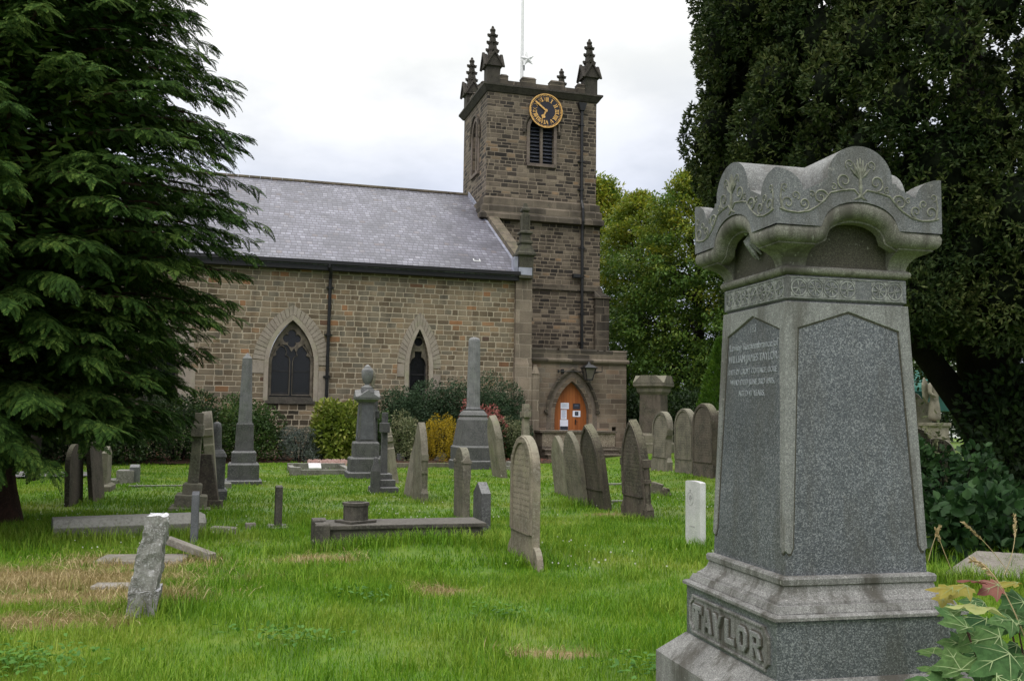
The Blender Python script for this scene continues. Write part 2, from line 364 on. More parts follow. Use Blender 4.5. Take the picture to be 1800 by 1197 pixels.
M['gold'] = plain('gilt', (.62, .36, .11), .42, .15, .2, 14)
M['navy'] = plain('dial_enamel', (.006, .006, .014), .35, 0, .3, 5)
M['white'] = plain('white_paint', (.72, .72, .72), .5, 0, .06, 5)
M['paper'] = plain('paper', (.72, .74, .86), .7, 0, .04, 3)
M['ink'] = plain('printed_ink', (.025, .028, .04), .6, 0, .2, 9)
M['blueink'] = plain('pale_print', (.20, .24, .36), .7, 0, .2, 30)
M['lampglass'] = plain('lamp_glass', (.13, .115, .10), .15, 0, .15, 5, .6)
def wood():
    t = NT('door_timber'); c = t.coord(); x, y, z = t.sep(c)
    pl = t.math('FRACT', t.math('DIVIDE', x, .118)); idx = t.math('FLOOR', t.math('DIVIDE', x, .118)); r = t.white(t.vec(idx, 2, 3))
    g = t.noise(t.scale(c, (40, 40, 2.2)), 1, 4, .6, .5)
    col = t.ramp(t.math('ADD', t.math('MULTIPLY', g, .6), t.math('MULTIPLY', r, .4)), [(.2, (.22, .062, .016)), (.5, (.30, .092, .024)), (.8, (.37, .125, .036))])
    col = t.mix(t.mr(pl, .07, .0), col, (.05, .015, .006))
    return t.out(col, .5, t.mr(pl, 0, .06), .4, .01)
M['door'] = wood()
sc_ = dict(base=(.27, .23, .175), dark=(.13, .112, .085), lich=(.36, .33, .265))
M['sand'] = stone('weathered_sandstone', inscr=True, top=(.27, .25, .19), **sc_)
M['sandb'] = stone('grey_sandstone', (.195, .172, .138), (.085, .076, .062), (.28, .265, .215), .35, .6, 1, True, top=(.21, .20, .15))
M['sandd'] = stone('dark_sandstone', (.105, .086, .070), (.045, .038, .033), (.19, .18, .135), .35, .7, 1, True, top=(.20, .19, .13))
M['sandp'] = stone('plain_sandstone', (.235, .21, .165), (.11, .098, .075), (.34, .32, .26), .4, .6)
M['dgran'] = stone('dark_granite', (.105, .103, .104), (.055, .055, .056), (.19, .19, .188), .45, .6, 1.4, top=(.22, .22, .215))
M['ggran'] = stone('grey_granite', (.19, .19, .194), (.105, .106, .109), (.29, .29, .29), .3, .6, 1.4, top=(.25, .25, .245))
M['bgran'] = stone('blue_grey_granite', (.135, .138, .148), (.085, .088, .096), (.20, .205, .215), .3, .4, 2)
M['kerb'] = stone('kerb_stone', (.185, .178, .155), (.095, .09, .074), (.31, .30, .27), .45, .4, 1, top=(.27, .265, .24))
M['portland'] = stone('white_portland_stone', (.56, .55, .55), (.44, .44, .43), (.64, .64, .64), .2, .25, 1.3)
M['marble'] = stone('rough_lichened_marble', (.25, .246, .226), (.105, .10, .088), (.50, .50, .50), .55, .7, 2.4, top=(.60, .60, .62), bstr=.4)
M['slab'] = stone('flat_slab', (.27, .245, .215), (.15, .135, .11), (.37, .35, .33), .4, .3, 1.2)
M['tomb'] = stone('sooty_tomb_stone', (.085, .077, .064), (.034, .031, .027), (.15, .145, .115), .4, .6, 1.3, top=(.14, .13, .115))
M['aggregate'] = granite('pebbled_concrete', (.13, .105, .08), (.20, .165, .125), (.27, .23, .18), 45, .9)
M['step'] = stone('step_stone', (.12, .095, .075), (.06, .048, .04), (.24, .215, .175), .4, .5, 1, top=(.24, .21, .17))
M['gran'] = granite('polished_grey_granite', (.056, .062, .071), (.108, .115, .127), (.22, .228, .24), 225, .40, .32)
M['granL'] = granite('light_axed_granite', (.137, .139, .136), (.190, .192, .187), (.262, .264, .256), 260, .8, .65)
M['granM'] = granite('weathered_granite', (.135, .133, .127), (.198, .194, .186), (.285, .28, .27), 280, .85, .95)
M['granC'] = granite('cap_granite', (.095, .098, .106), (.14, .144, .154), (.21, .214, .224), 300, .75, .5)
M['granT'] = granite('mossy_granite', (.115, .112, .093), (.160, .156, .132), (.225, .22, .19), 300, .85, .9)
M['granN'] = granite('dark_niche_granite', (.04, .036, .028), (.062, .056, .043), (.09, .085, .066), 300, .9, .7)  # darker granite: niche core, letter outlines, shade painted along panel edges
M['scroll'] = plain('scroll_carving', (.175, .175, .145), .85, 0, .35, 40)
M['scrollw'] = plain('frieze_carving', (.22, .222, .215), .85, 0, .4, 40)
M['badge'] = plain('badge_shading', (.36, .355, .35), .8, 0, .2, 30)
M['letter'] = plain('lead_lettering', (.27, .285, .31), .6, 0, .25, 40)
M['bark'] = stone('red_brown_bark', (.060, .030, .020), (.022, .012, .009), (.10, .06, .04), .3, .7, 1.2, bstr=1)
M['barkd'] = stone('dark_bark', (.019, .015, .011), (.008, .007, .006), (.03, .025, .018), .3, .6, 1.2, bstr=1)
M['soil'] = stone('bark_mulch', (.075, .045, .030), (.03, .02, .015), (.14, .085, .055), .5, .4, 3, bstr=1)
M['asphalt'] = plain('tarmac', (.20, .195, .195), .9, 0, .2, 3)
M['cyp'] = leafmat('cypress_foliage', (.010, .023, .006), (.030, .066, .013), (.105, .160, .032), 1.1, .12, spec=.05, rough=.8)
M['yew'] = leafmat('yew_foliage', (.014, .028, .011), (.042, .064, .020), (.11, .125, .040), 1.3, .1, spec=.1)
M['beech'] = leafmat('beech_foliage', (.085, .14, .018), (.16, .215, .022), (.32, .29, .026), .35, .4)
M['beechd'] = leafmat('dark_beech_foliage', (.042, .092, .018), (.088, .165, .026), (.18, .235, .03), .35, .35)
M['hedge'] = leafmat('hedge_foliage', (.020, .045, .012), (.042, .085, .018), (.085, .13, .025), 1.2, .2)
M['dhedge'] = leafmat('dark_hedge_foliage', (.010, .022, .008), (.022, .045, .012), (.05, .085, .018), 1.2, .2)
M['coton'] = leafmat('cotoneaster_foliage', (.022, .045, .022), (.040, .074, .034), (.072, .115, .058), 1.5, .15)
M['laurel'] = leafmat('bright_foliage', (.06, .10, .012), (.15, .20, .022), (.34, .34, .075), 1.0, .25)
M['varieg'] = leafmat('variegated_foliage', (.06, .085, .028), (.14, .16, .075), (.36, .34, .20), 1.5, .2)
M['gold_f'] = leafmat('golden_foliage', (.20, .14, .008), (.36, .25, .010), (.50, .36, .02), 1.5, .25)
M['pink'] = leafmat('pink_foliage', (.16, .05, .045), (.32, .10, .09), (.42, .20, .16), 1.5, .25)
M['bluegrey'] = leafmat('grey_blue_foliage', (.055, .075, .060), (.095, .115, .10), (.15, .175, .15), 1.5, .15)
M['thuja'] = leafmat('thuja_foliage', (.028, .075, .008), (.06, .13, .012), (.11, .19, .02), 2.5, .2)
M['bramble'] = leafmat('bramble_foliage', (.012, .036, .012), (.028, .072, .020), (.06, .125, .034), 1.5, .3, mot=18)
M['sycam'] = leafmat('sycamore_foliage', (.030, .080, .030), (.062, .130, .042), (.115, .185, .055), 2.5, .3, mot=45, spec=.12, rough=.75)
M['sycpale'] = leafmat('pale_sycamore_leaf', (.26, .32, .10), (.32, .37, .13), (.38, .36, .15), 6, .3)
M['sycred'] = leafmat('red_sycamore_leaf', (.15, .05, .04), (.22, .075, .06), (.26, .12, .06), 6, .3)
M['syyel'] = leafmat('yellowing_leaf', (.20, .20, .03), (.28, .24, .04), (.30, .20, .05), 6, .3)
M['yewcore'] = plain('dark_crown_core', (.008, .011, .006), .9, 0, .5, 12, .05)  # near-black colour of the solid cores added inside the yew crown
M['vein'] = plain('leaf_vein', (.20, .26, .11), .6, 0, .1, 9)
M['straw'] = leafmat('straw', (.34, .25, .12), (.44, .34, .18), (.52, .42, .25), 3, .2)
M['petal'] = leafmat('pink_petals', (.55, .32, .30), (.66, .44, .40), (.74, .58, .54), 3, .2)
M['clover'] = leafmat('white_clover', (.50, .50, .42), (.62, .62, .55), (.70, .70, .64), 3, .2)
M['weed'] = leafmat('weed_leaves', (.04, .13, .016), (.075, .19, .024), (.11, .24, .035), 3, .3)

# straw-dry patches of the lawn: (x, y, rx, ry)
DRY = [(gp(60, 1020), 1.7, .75), (gp(240, 990), .9, .45), (gp(160, 1050), 1.0, .4), (gp(50, 1095), .7, .25), (gp(1085, 905), .5, .35), (gp(960, 1150), .35, .12), (gp(560, 985), .45, .3), (gp(770, 1040), .25, .2)]
DRY = [(P.x, P.y, a, b) for P, a, b in DRY]
def grassmat(name, blade):
    t = NT(name); c = t.coord(); x, y, z = t.sep(c)
    n = t.noise(c, .55, 4, .6); n2 = t.noise(c, 2.6, 5, .65)
    if blade: f = t.math('ADD', t.math('MULTIPLY', t.island(), .5), t.math('MULTIPLY', n2, .5))
    else: f = n2
    col = t.ramp(f, [(.15, (.045, .118, .006)), (.45, (.105, .240, .010)), (.68, (.180, .315, .018)), (.92, (.31, .38, .05))])
    col = t.mix(t.mr(n, .42, .72, 0, .75), col, t.ramp(f, [(.2, (.15, .25, .02)), (.6, (.28, .345, .045)), (.95, (.44, .41, .13))]))
    m = None
    for (dx, dy, a, b) in DRY:
        ux = t.math('DIVIDE', t.math('SUBTRACT', x, dx), a); uy = t.math('DIVIDE', t.math('SUBTRACT', y, dy), b)
        q = t.math('ADD', t.math('MULTIPLY', ux, ux), t.math('MULTIPLY', uy, uy)); g = t.math('POWER', 2.718, t.math('MULTIPLY', q, -1))
        m = g if m is None else t.math('MAXIMUM', m, g)
    m = t.mr(t.math('ADD', m, t.math('MULTIPLY', t.math('SUBTRACT', t.noise(c, 3.0, 6, .75), .5), 2.0)), .22, .70)
    col = t.mix(t.math('MULTIPLY', m, .85), col, t.ramp(f, [(.2, (.19, .13, .05)), (.6, (.36, .27, .13)), (1, (.46, .37, .21))]))
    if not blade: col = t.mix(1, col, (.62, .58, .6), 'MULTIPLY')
    return t.out(col, .6, None if blade else n2, .5, .03, spec=.25, transl=.3 if blade else 0)
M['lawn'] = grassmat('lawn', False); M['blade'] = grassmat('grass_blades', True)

# ---------------------------------------------------------------- ground
def make_lawn():
    xs = np.concatenate([[-600, -200, -80, -45], np.arange(-30, 30.1, .5), [45, 80, 200, 600]]); ys = np.concatenate([[-60, -20, -6], np.arange(0, 46.1, .4), [60, 90, 200, 700]])
    X, Y = np.meshgrid(xs, ys); Z = Tn(X, Y); n, m = len(xs), len(ys)
    V = np.stack([X, Y, Z], -1); i = np.arange(m-1)[:, None]*n+np.arange(n-1)[None]; i = i.ravel()
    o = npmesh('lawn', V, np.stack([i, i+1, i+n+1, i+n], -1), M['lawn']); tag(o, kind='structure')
    o.data.polygons.foreach_set('use_smooth', [True]*len(o.data.polygons))
make_lawn()
def blades(name, n, y0, y1, hmin, hmax, w, mat, filt=None, kx=.62, lean=.5):
    Y = np.sqrt(rng.uniform(y0*y0, y1*y1, n)); X = rng.uniform(-1, 1, n)*(kx*Y+2.0)
    # clumping
    cl = np.sin(X*3.1+2*np.sin(Y*1.7))*np.sin(Y*2.9+1.5*np.sin(X*2.3)); keep = rng.uniform(0, 1, n) < .72+.28*cl
    if filt is not None: keep &= filt(X, Y)
    X, Y, cl = X[keep], Y[keep], cl[keep]; n = len(X); Z = Tn(X, Y)-.01
    h = rng.uniform(hmin, hmax, n)*(1+.28*cl)*(.75+.5*rng.random(n)**2); a = rng.uniform(0, 2*PI, n); b = rng.uniform(0, 2*PI, n); L = h*lean*rng.uniform(.2, 1.5, n)
    dx, dy = np.cos(a)*L, np.sin(a)*L; wx, wy = np.cos(b)*w/2, np.sin(b)*w/2
    P0 = np.stack([X, Y, Z], -1); Wv = np.stack([wx, wy, 0*wx], -1)
    mid = P0+np.stack([dx*.35, dy*.35, h*.6], -1); tip = P0+np.stack([dx, dy, h*(1-.25*np.minimum(L/h, 1))], -1)
    V = np.stack([P0-Wv, P0+Wv, mid+Wv*.75, mid-Wv*.75, tip], 1).reshape(-1, 3); k = np.arange(n)*5
    return V, np.stack([k, k+1, k+2, k+3], -1), np.stack([k+3, k+2, k+4], -1)
def join(parts):
    V = []; Q = []; Tt = []; o = 0
    for v, q, t in parts: V.append(v); Q.append(q+o); Tt.append(t+o); o += len(v)
    return np.concatenate(V), np.concatenate(Q), np.concatenate(Tt)
NOGRASS = []    # (x, y, rx, ry, yaw) footprints kept clear of blades
def clear(X, Y):
    k = np.ones(len(X), bool)
    for (cx, cy, a, b, w) in NOGRASS:
        c, s = math.cos(w), math.sin(w); u = (X-cx)*c+(Y-cy)*s; v = -(X-cx)*s+(Y-cy)*c; k &= ~((abs(u) < a) & (abs(v) < b))
    dry = np.zeros(len(X))
    for (dx, dy, a, b) in DRY: dry = np.maximum(dry, np.exp(-((X-dx)/a)**2-((Y-dy)/b)**2))
    return k & (rng.uniform(0, 1, len(X)) > dry*.75)
def make_grass():
    def bed(X, Y):
        v = -(X-CH.x)*math.sin(YC)+(Y-CH.y)*math.cos(YC); return clear(X, Y) & (v < -3.15)
    def tuft(X, Y): return clear(X, Y) & (np.sin(X*2.1+1.3*np.sin(Y*1.1))+np.sin(Y*2.6-X*.8) > .5)
    def dry(X, Y):
        k = np.zeros(len(X))
        for (dx, dy, a, b) in DRY: k = np.maximum(k, np.exp(-((X-dx)/(a*1.2))**2-((Y-dy)/(b*1.2))**2))
        for (cx, cy, a, b, w) in NOGRASS:
            c, s = math.cos(w), math.sin(w); u = (X-cx)*c+(Y-cy)*s; v = -(X-cx)*s+(Y-cy)*c; k[(abs(u) < a) & (abs(v) < b)] = 0
        return rng.uniform(.15, 1, len(X)) < k
    V, Q, Tt = join([blades('s', 90000, 5.2, 13, .05, .13, .006, None, dry, lean=1.6)]); tag(npmesh('dry_grass', V, Q, M['straw'], tri=Tt), 'straw-coloured dry grass lying in patches on the left lawn', 'grass', kind='stuff')
    parts = [blades('g', 235000, 4.4, 9.5, .045, .105, .006, None, clear), blades('g', 140000, 9.5, 15, .05, .11, .010, None, clear), blades('g', 90000, 15, 24, .04, .09, .017, None, bed), blades('g', 50000, 24, 36, .04, .08, .03, None, bed), blades('g', 5500, 5, 9, .12, .22, .0055, None, tuft, lean=.9), blades('g', 2600, 9, 15, .11, .19, .008, None, tuft, lean=.8)]
    # long grass along the tomb, stones and under the yew
    def near(cx, cy, rx, ry, n, h):
        X = rng.normal(cx, rx, n); Y = rng.normal(cy, ry, n); Z = Tn(X, Y)-.01; hh = rng.uniform(.5, 1.1, n)*h; a = rng.uniform(0, 2*PI, n); L = hh*.5; w = .004
        k = clear(X, Y); X, Y, Z, hh, a, L = X[k], Y[k], Z[k], hh[k], a[k], L[k]; n = len(X)
        P0 = np.stack([X, Y, Z], -1); Wv = np.stack([np.sin(a)*w, -np.cos(a)*w, 0*a], -1); D = np.stack([np.cos(a)*L, np.sin(a)*L, 0*a], -1)
        mid = P0+D*.35+np.stack([0*a, 0*a, hh*.6], -1); tip = P0+D+np.stack([0*a, 0*a, hh*.9], -1); kk = np.arange(n)*5
        return np.stack([P0-Wv, P0+Wv, mid+Wv*.7, mid-Wv*.7, tip], 1).reshape(-1, 3), np.stack([kk, kk+1, kk+2, kk+3], -1), np.stack([kk+3, kk+2, kk+4], -1)
    for k in range(170):
        y = math.sqrt(rng.uniform(5.2**2, 14**2)); x = rng.uniform(-.56, .4)*y; s = rng.uniform(.06, .2); parts.append(near(x, y, s, s, int(rng.uniform(40, 120)), rng.uniform(.11, .2)))
    for (px, py, rx, ry, n, h) in LONG:
        P = gp(px, py); parts.append(near(P.x, P.y, rx, ry, n, h))
    V, Q, Tt = join(parts); tag(npmesh('grass', V, Q, M['blade'], tri=Tt), 'green grass of the churchyard lawn with some dry tufts', 'grass', kind='stuff')
    n = 1500; Y = np.sqrt(rng.uniform(9.5**2, 27**2, n)); X = rng.uniform(-.5, .45, n)*Y
    kp = (np.sin(X*1.1+Y*.6)+np.sin(Y*.9-X*.5) > .1); X, Y = X[kp], Y[kp]; n = len(X); Z = Tn(X, Y)+rng.uniform(.06, .1, n); r = rng.uniform(.007, .013, n)
    Vs = []
    for k in range(4): Vs.append(np.stack([X+r*math.cos(k*PI/2), Y+0*X+r*.5*math.sin(k*PI), Z+r*math.sin(k*PI/2)], -1))
    k = np.arange(n)*4; tag(npmesh('clover_flowers', np.stack(Vs, 1), np.stack([k, k+1, k+2, k+3], -1), M['clover']), 'tiny white clover flowers scattered through the lawn', 'flowers', kind='stuff')
LONG = [(1665, 1030, .25, .12, 450, .28), (1740, 1034, .4, .12, 700, .26), (1790, 1010, .3, .2, 500, .3), (1760, 985, .4, .2, 600, .3), (560, 968, .35, .15, 500, .16), (700, 962, .8, .12, 1500, .2), (830, 950, .4, .15, 900, .22), (925, 995, .25, .12, 500, .2), (1220, 968, .18, .08, 350, .2), (255, 1080, .2, .1, 350, .2), (1015, 890, .3, .2, 500, .22), (1110, 915, .4, .15, 500, .15), (345, 945, .35, .15, 500, .2), (60, 945, .8, .3, 1800, .22), (200, 940, .9, .12, 900, .2), (1700, 960, .5, .5, 2500, .35), (1650, 980, .25, .4, 900, .3), (200, 885, .8, .4, 900, .15), (480, 933, .25, .1, 250, .14), (320, 900, .5, .2, 500, .15), (1150, 875, .3, .3, 400, .15), (670, 865, .4, .2, 300, .14), (750, 885, .3, .2, 300, .14)]
# ---------------------------------------------------------------- the church, in its own axes: x along the nave, y into the depth
church = thing('church', CH, YC, 'stone parish church with slate nave roof and square clock tower', 'church')
FR = lambda y: (lambda a, b, c: (a, y-c, b))          # 2D (x, z) -> a plate facing -y
SD = lambda x: (lambda a, b, c: (x-c, -a, b))         # 2D (-y, z) -> a plate facing -x
def P(mb, name, mat, par=church, **k): return mb.build(name, mat, par, **k)
def rect(x0, x1, z0, z1): return [(x0, z0), (x1, z0), (x1, z1), (x0, z1)]
W1 = dict(w=1.56, z0=2.02, zs=3.30, za=4.88, cx=-8.76); W2 = dict(w=.74, z0=2.1, zs=3.30, za=4.74, cx=-4.19)
W3 = dict(w=1.56, z0=2.02, zs=3.30, za=4.88, cx=-13.3); W4 = dict(w=.74, z0=2.1, zs=3.3, za=4.74, cx=-17.9)
def ar(d, g=0, gz=None, z0=None): return arch(d['w']+2*g, d['z0'] if z0 is None else z0, d['zs'], d['za']+(g*1.25 if gz is None else gz), d['cx'], 14)
mb = MB(); mb.plate([rect(-22, -.3, -.3, 7.02)]+[ar(d) for d in (W1, W2, W3, W4)], .6, FR(.3)); P(mb, 'nave_wall', M['nave'])
mb = MB(); mb.plate([[(-.1, -.3), (-.1, 7.0), (-8.6, 11.75), (-17.1, 7.0), (-17.1, -.3)]], .4, SD(-.22)); P(mb, 'gable_wall', M['nave']); mb = MB(); mb.plate([[(-.65, -.3), (-.65, 7.0), (-8.6, 11.4), (-17.1, 7.0), (-17.1, -.3)]], .4, SD(-21.7)); P(mb, 'gable_wall', M['nave'])
def window(d, kind):
    w = MB(); c = d['cx']; hw = d['w']/2; z0 = d['z0']
    outer = arch(d['w']-.02, z0+.13, d['zs'], d['za']-.02, c, 14)
    if kind == 2:
        def light(o): return [(o-.31, z0+.22), (o+.31, z0+.22), (o+.31, 3.42), (o+.27, 3.57), (o+.15, 3.64), (o+.19, 3.76), (o+.13, 3.9), (o, 4.0), (o-.13, 3.9), (o-.19, 3.76), (o-.15, 3.64), (o-.27, 3.57), (o-.31, 3.42)]
        holes = [light(c-.365), light(c+.365), foil(c, 4.24, .31, 4)]
        holes += [[(c+s*.66, 3.66), (c+s*.43, 4.05), (c+s*.40, 3.98)] for s in (-1, 1)]+[[(c, 3.80), (c-.06, 3.9), (c, 3.92), (c+.06, 3.9)]]
    else:
        holes = [[(c-.30, z0+.2), (c+.30, z0+.2), (c+.30, 3.45), (c+.24, 3.62), (c+.12, 3.72), (c+.13, 3.92), (c, 4.08), (c-.13, 3.92), (c-.12, 3.72), (c-.24, 3.62), (c-.30, 3.45)], circ(c, 4.28, .155, 20), [(c, 4.50), (c-.07, 4.46), (c, 4.62), (c+.07, 4.46)][::1]]
    w.plate([outer]+holes, .10, FR(.25), .018)
    fr = w.build('window', M['tracery'], church)
    q = MB(); q.plate([outer], .02, FR(.345)); q.build('pane', M['glassd'], fr)
    q = MB()
    for o in ((-.365, .365) if kind == 2 else (0,)):
        h = .31 if kind == 2 else .3
        q.box(c+o-h, c+o+h, .300, .325, z0+.2, z0+.30); q.box(c+o-h, c+o+h, .302, .322, 3.06, 3.09); q.box(c+o-h, c+o-h+.035, .298, .32, z0+.3, 3.4); q.box(c+o+h-.035, c+o+h, .298, .32, z0+.3, 3.4)
    q.build('guard_frame', M['wgrille'], fr)
    q = MB(); q.frus(c, .1, z0-.10, hw+.10, .16, z0+.13, hw-.01, .10); q.build('sill', M['soot'], fr)
    q = MB(); q.plate([ar(d, .16), ar(d, .001)], .06, FR(-.0)); q.build('arch_moulding', M['dress'], fr)
    q = MB(); N = 15 if kind == 2 else 12; G1, G2 = .17, .55 if kind == 2 else .44
    ri = arch(d['w']+2*G1, 0, d['zs'], d['za']+G1*1.25, c, N)[1:-1]; ro = arch(d['w']+2*G2, 0, d['zs'], d['za']+.53 if kind == 2 else d['za']+.62, c, N)[1:-1]
    ri = [(c+hw+G1, d['zs']-.35)]+ri+[(c-hw-G1, d['zs']-.35)]; ro = [(c+hw+G2, d['zs']-.35)]+ro+[(c-hw-G2, d['zs']-.35)]
    for i in range(len(ri)-1):
        g = .06; L = lambda a, b, t: (a[0]+(b[0]-a[0])*t, a[1]+(b[1]-a[1])*t); quad = [L(ri[i], ri[i+1], g), L(ro[i], ro[i+1], g), L(ro[i], ro[i+1], 1-g), L(ri[i], ri[i+1], 1-g)]; y = -.02-random.uniform(0, .012)
        q.add([(a, y, b) for a, b in quad]+[(a, .05, b) for a, b in quad], [(0, 1, 2, 3), (7, 6, 5, 4), (0, 4, 5, 1), (1, 5, 6, 2), (2, 6, 7, 3), (3, 7, 4, 0)])
    q.build('voussoirs', M['dress'], fr)
    return fr
window(W1, 2); window(W2, 1); window(W3, 2); window(W4, 1)
# roof
def roofpt(y): return 6.98+(y+.3)*(12.0-6.98)/8.9
mb = MB()
def slope(x0, x1, y0, y1):
    mb.add([(x0, y0, roofpt(y0)), (x1, y0, roofpt(y0)), (x1, y1, roofpt(y1)), (x0, y1, roofpt(y1)), (x0, y0, roofpt(y0)-.12), (x1, y0, roofpt(y0)-.12), (x1, y1, roofpt(y1)-.12), (x0, y1, roofpt(y1)-.12)], [(0, 1, 2, 3), (7, 6, 5, 4), (0, 4, 5, 1), (1, 5, 6, 2), (2, 6, 7, 3), (3, 7, 4, 0)])
slope(-22.3, -.27, -.3, 5.42); slope(-22.3, -.385, 5.42, 8.6)
mb.add([(-22.3, 8.6, 12.0), (-.385, 8.6, 12.0), (-.385, 17.4, 7.03), (-22.3, 17.4, 7.03)], [(0, 1, 2, 3)])
roof = P(mb, 'nave_roof', M['slate'])
mb = MB()
for k in range(46):
    x0 = -22.3+k*.476; mb.tube([(x0+.006, 8.6, 11.99), (x0+.47, 8.6, 11.99)], .11, 8)
mb.build('ridge_tiles', M['coping'], roof)
mb = MB(); mb.add([(-.42, -.05, roofpt(-.05)+.02), (-.23, -.05, roofpt(-.05)+.02), (-.23, 5.4, roofpt(5.4)+.02), (-.42, 5.4, roofpt(5.4)+.02)], [(0, 1, 2, 3)])
mb.bar((-.40, 5.40, roofpt(5.4)+.05), (-.40, 8.55, roofpt(8.55)+.05), .05, .26); mb.bar((-.44, 5.46, roofpt(5.46)+.04), (-.1, 5.46, roofpt(5.46)+.04), .10, .22)
mb.box(-.66, -.52, -.28, .15, 6.86, 7.62); mb.box(-.52, -.0, -.40, -.32, 6.92, 7.2); mb.build('lead_flashing', M['lead'], roof)
mb = MB(); mb.bar((-.07, .25, roofpt(.25)+.13), (-.07, 5.42, roofpt(5.42)+.12), .46, .2); mb.build('gable_coping', M['coping'], roof)
mb = MB()
for x in (-1.9,):
    mb.bar((x-.13, .6, roofpt(.6)+.02), (x+.13, .6, roofpt(.6)+.02), .05, .05); mb.bar((x-.12, .6, roofpt(.6)+.02), (x-.12, .75, roofpt(.75)+.03), .03, .03); mb.bar((x+.12, .6, roofpt(.6)+.02), (x+.12, .75, roofpt(.75)+.03), .03, .03)
mb.build('snow_hook', M['white'], roof)
mb = MB(); mb.box(-22.3, -.45, -.42, -.27, 6.90, 7.03); mb.box(-22.3, -.47, -.29, -.02, 6.70, 6.92); P(mb, 'gutter', M['iron'])
def downpipe(pts, r, brk):
    mb = MB(); mb.tube(pts, r, 10)
    for (x, y, z) in brk: mb.tube([(x, y, z-.05), (x, y, z+.05)], r*1.35, 10); mb.box(x-r*2.2, x+r*2.2, y+r*.2, y+r*1.2+.03, z-.025, z+.025)
    return mb
P(downpipe([(-7.56, -.36, 6.92), (-7.56, -.36, 6.8), (-7.50, -.26, 6.62), (-7.49, -.11, 6.42), (-7.50, -.10, 6.2), (-7.53, -.10, .0)], .062, [(-7.50, -.10, 6.1), (-7.51, -.10, 4.4), (-7.52, -.10, 2.9), (-7.53, -.10, 1.3)]), 'downpipe', M['iron'])
mb = downpipe([(4.12, 5.38, 15.6), (4.13, 5.38, 11.4), (4.14, 5.22, 11.0), (4.15, 5.20, 10.4), (4.15, 5.30, 10.0), (4.17, 5.30, 4.2)], .07, [(4.12, 5.38, z) for z in (14.9, 13.2, 11.9)]+[(4.16, 5.30, z) for z in (9.2, 7.9, 6.2, 4.9)])
mb.frus(4.12, 5.36, 15.55, .1, .1, 15.9, .2, .14); P(mb, 'downpipe', M['iron'])
mb = MB(); mb.box(3.70, 4.06, 5.22, 5.40, 7.82, 7.99); mb.box(3.72, 4.04, 5.19, 5.22, 7.84, 7.96); P(mb, 'floodlight', M['iron'])
# corner buttress with its kneeler pinnacle
mb = MB(); mb.box(-.58, .10, -.22, .5, -.2, 3.55); mb.frus(-.24, .14, 3.55, .34, .36, 3.75, .32, .32); mb.box(-.56, .08, -.18, .5, 3.75, 6.8); mb.box(.12, .40, -.2, .35, -.2, 3.2); mb.frus(.24, .05, 3.2, .16, .28, 3.55, .05, .22)
P(mb, 'buttress', M['ashlar'])
mb = MB(); mb.sq([(.33, 6.8), (.33, 7.62), (.43, 7.68), (.43, 7.76), (.36, 7.82), (.24, 8.12), (.30, 8.15), (.30, 8.22), (.22, 8.26), (.21, 8.5), (.30, 8.53), (.29, 8.6), (.17, 8.66), (.15, 9.3), (.11, 9.36), (.19, 9.42), (.19, 9.5), (.09, 9.58), (.07, 9.72)], cx=-.22, cy=-.12)
kn = 1
for i in (-1, 1):
    for j in (-1, 1): mb.box(-.22+i*.16-.03, -.22+i*.16+.03, -.12+j*.16-.03, -.12+j*.16+.03, 8.66, 9.25)
mb.v = [(-.22+(x+.22)*.84, -.12+(y+.12)*.84, z) for x, y, z in mb.v]; P(mb, 'kneeler_pinnacle', M['kneel'], bevel=.012)
# tower
TX0, TX1, TY0, TY1 = -.33, 4.88, 5.5, 9.95; LX0, LX1 = -.37, 5.08
LOUV = dict(w=1.14, z0=12.93, zs=14.55, za=15.05, cx=2.235); SIDE = dict(w=1.15, z0=12.75, zs=14.5, za=15.25, cx=-7.5)
mb = MB()
mb.plate([rect(LX0, LX1, -.3, 10.3)], .5, FR(5.72)); mb.plate([rect(TX0, TX1, 11.2, 16.1), ar(LOUV)], .5, FR(TY0+.25))
mb.plate([rect(-TY1, -TY0-.5, -.3, 16.1), ar(SIDE)], .5, SD(TX0+.25)); mb.box(TX1-.5, TX1, TY0+.5, TY1, -.3, 16.1); mb.box(TX0+.5, TX1-.5, TY1-.5, TY1, -.3, 16.1); mb.box(LX1-.06, LX1, TY0+.5, TY1, -.3, 10.3)
P(mb, 'tower_wall', M['tower'])
mb = MB(); mb.box(TX0+.5, TX1-.5, TY0+.5, TY1-.5, 16.0, 16.2); mb.build('tower_roof', M['lead'], church)
mb = MB()
cxT, cyT = (TX0+TX1)/2, (TY0+TY1)/2; hx, hy = (TX1-TX0)/2, (TY1-TY0)/2
def bandpr(prof):
    vs = []; fs = []
    for e, z in prof: vs += [(cxT+i*(hx+e), cyT+j*(hy+e), z) for i, j in ((-1, -1), (1, -1), (1, 1), (-1, 1))]
    n = len(prof)
    for i in range(n-1):
        for k in range(4): a = 4*i+k; b = 4*i+(k+1) % 4; fs.append((a, b, b+4, a+4))
    fs += [(3, 2, 1, 0), tuple(4*(n-1)+k for k in range(4))]; mb.add(vs, fs)
bandpr([(.02, 10.22), (.30, 10.26), (.30, 10.46), (.22, 10.54), (.22, 10.82), (.14, 10.9), (.14, 11.2), (.003, 11.27)])
P(mb, 'string_course', M['band'])
mb = MB(); mb.plate([[(LX0+.6, 7.24), (LX1+.1, 7.24), (LX1+.1, 7.36), (LX1+.02, 7.47), (LX0+.6, 7.47)]], .12, FR(5.43)); P(mb, 'string_course', M['band'])
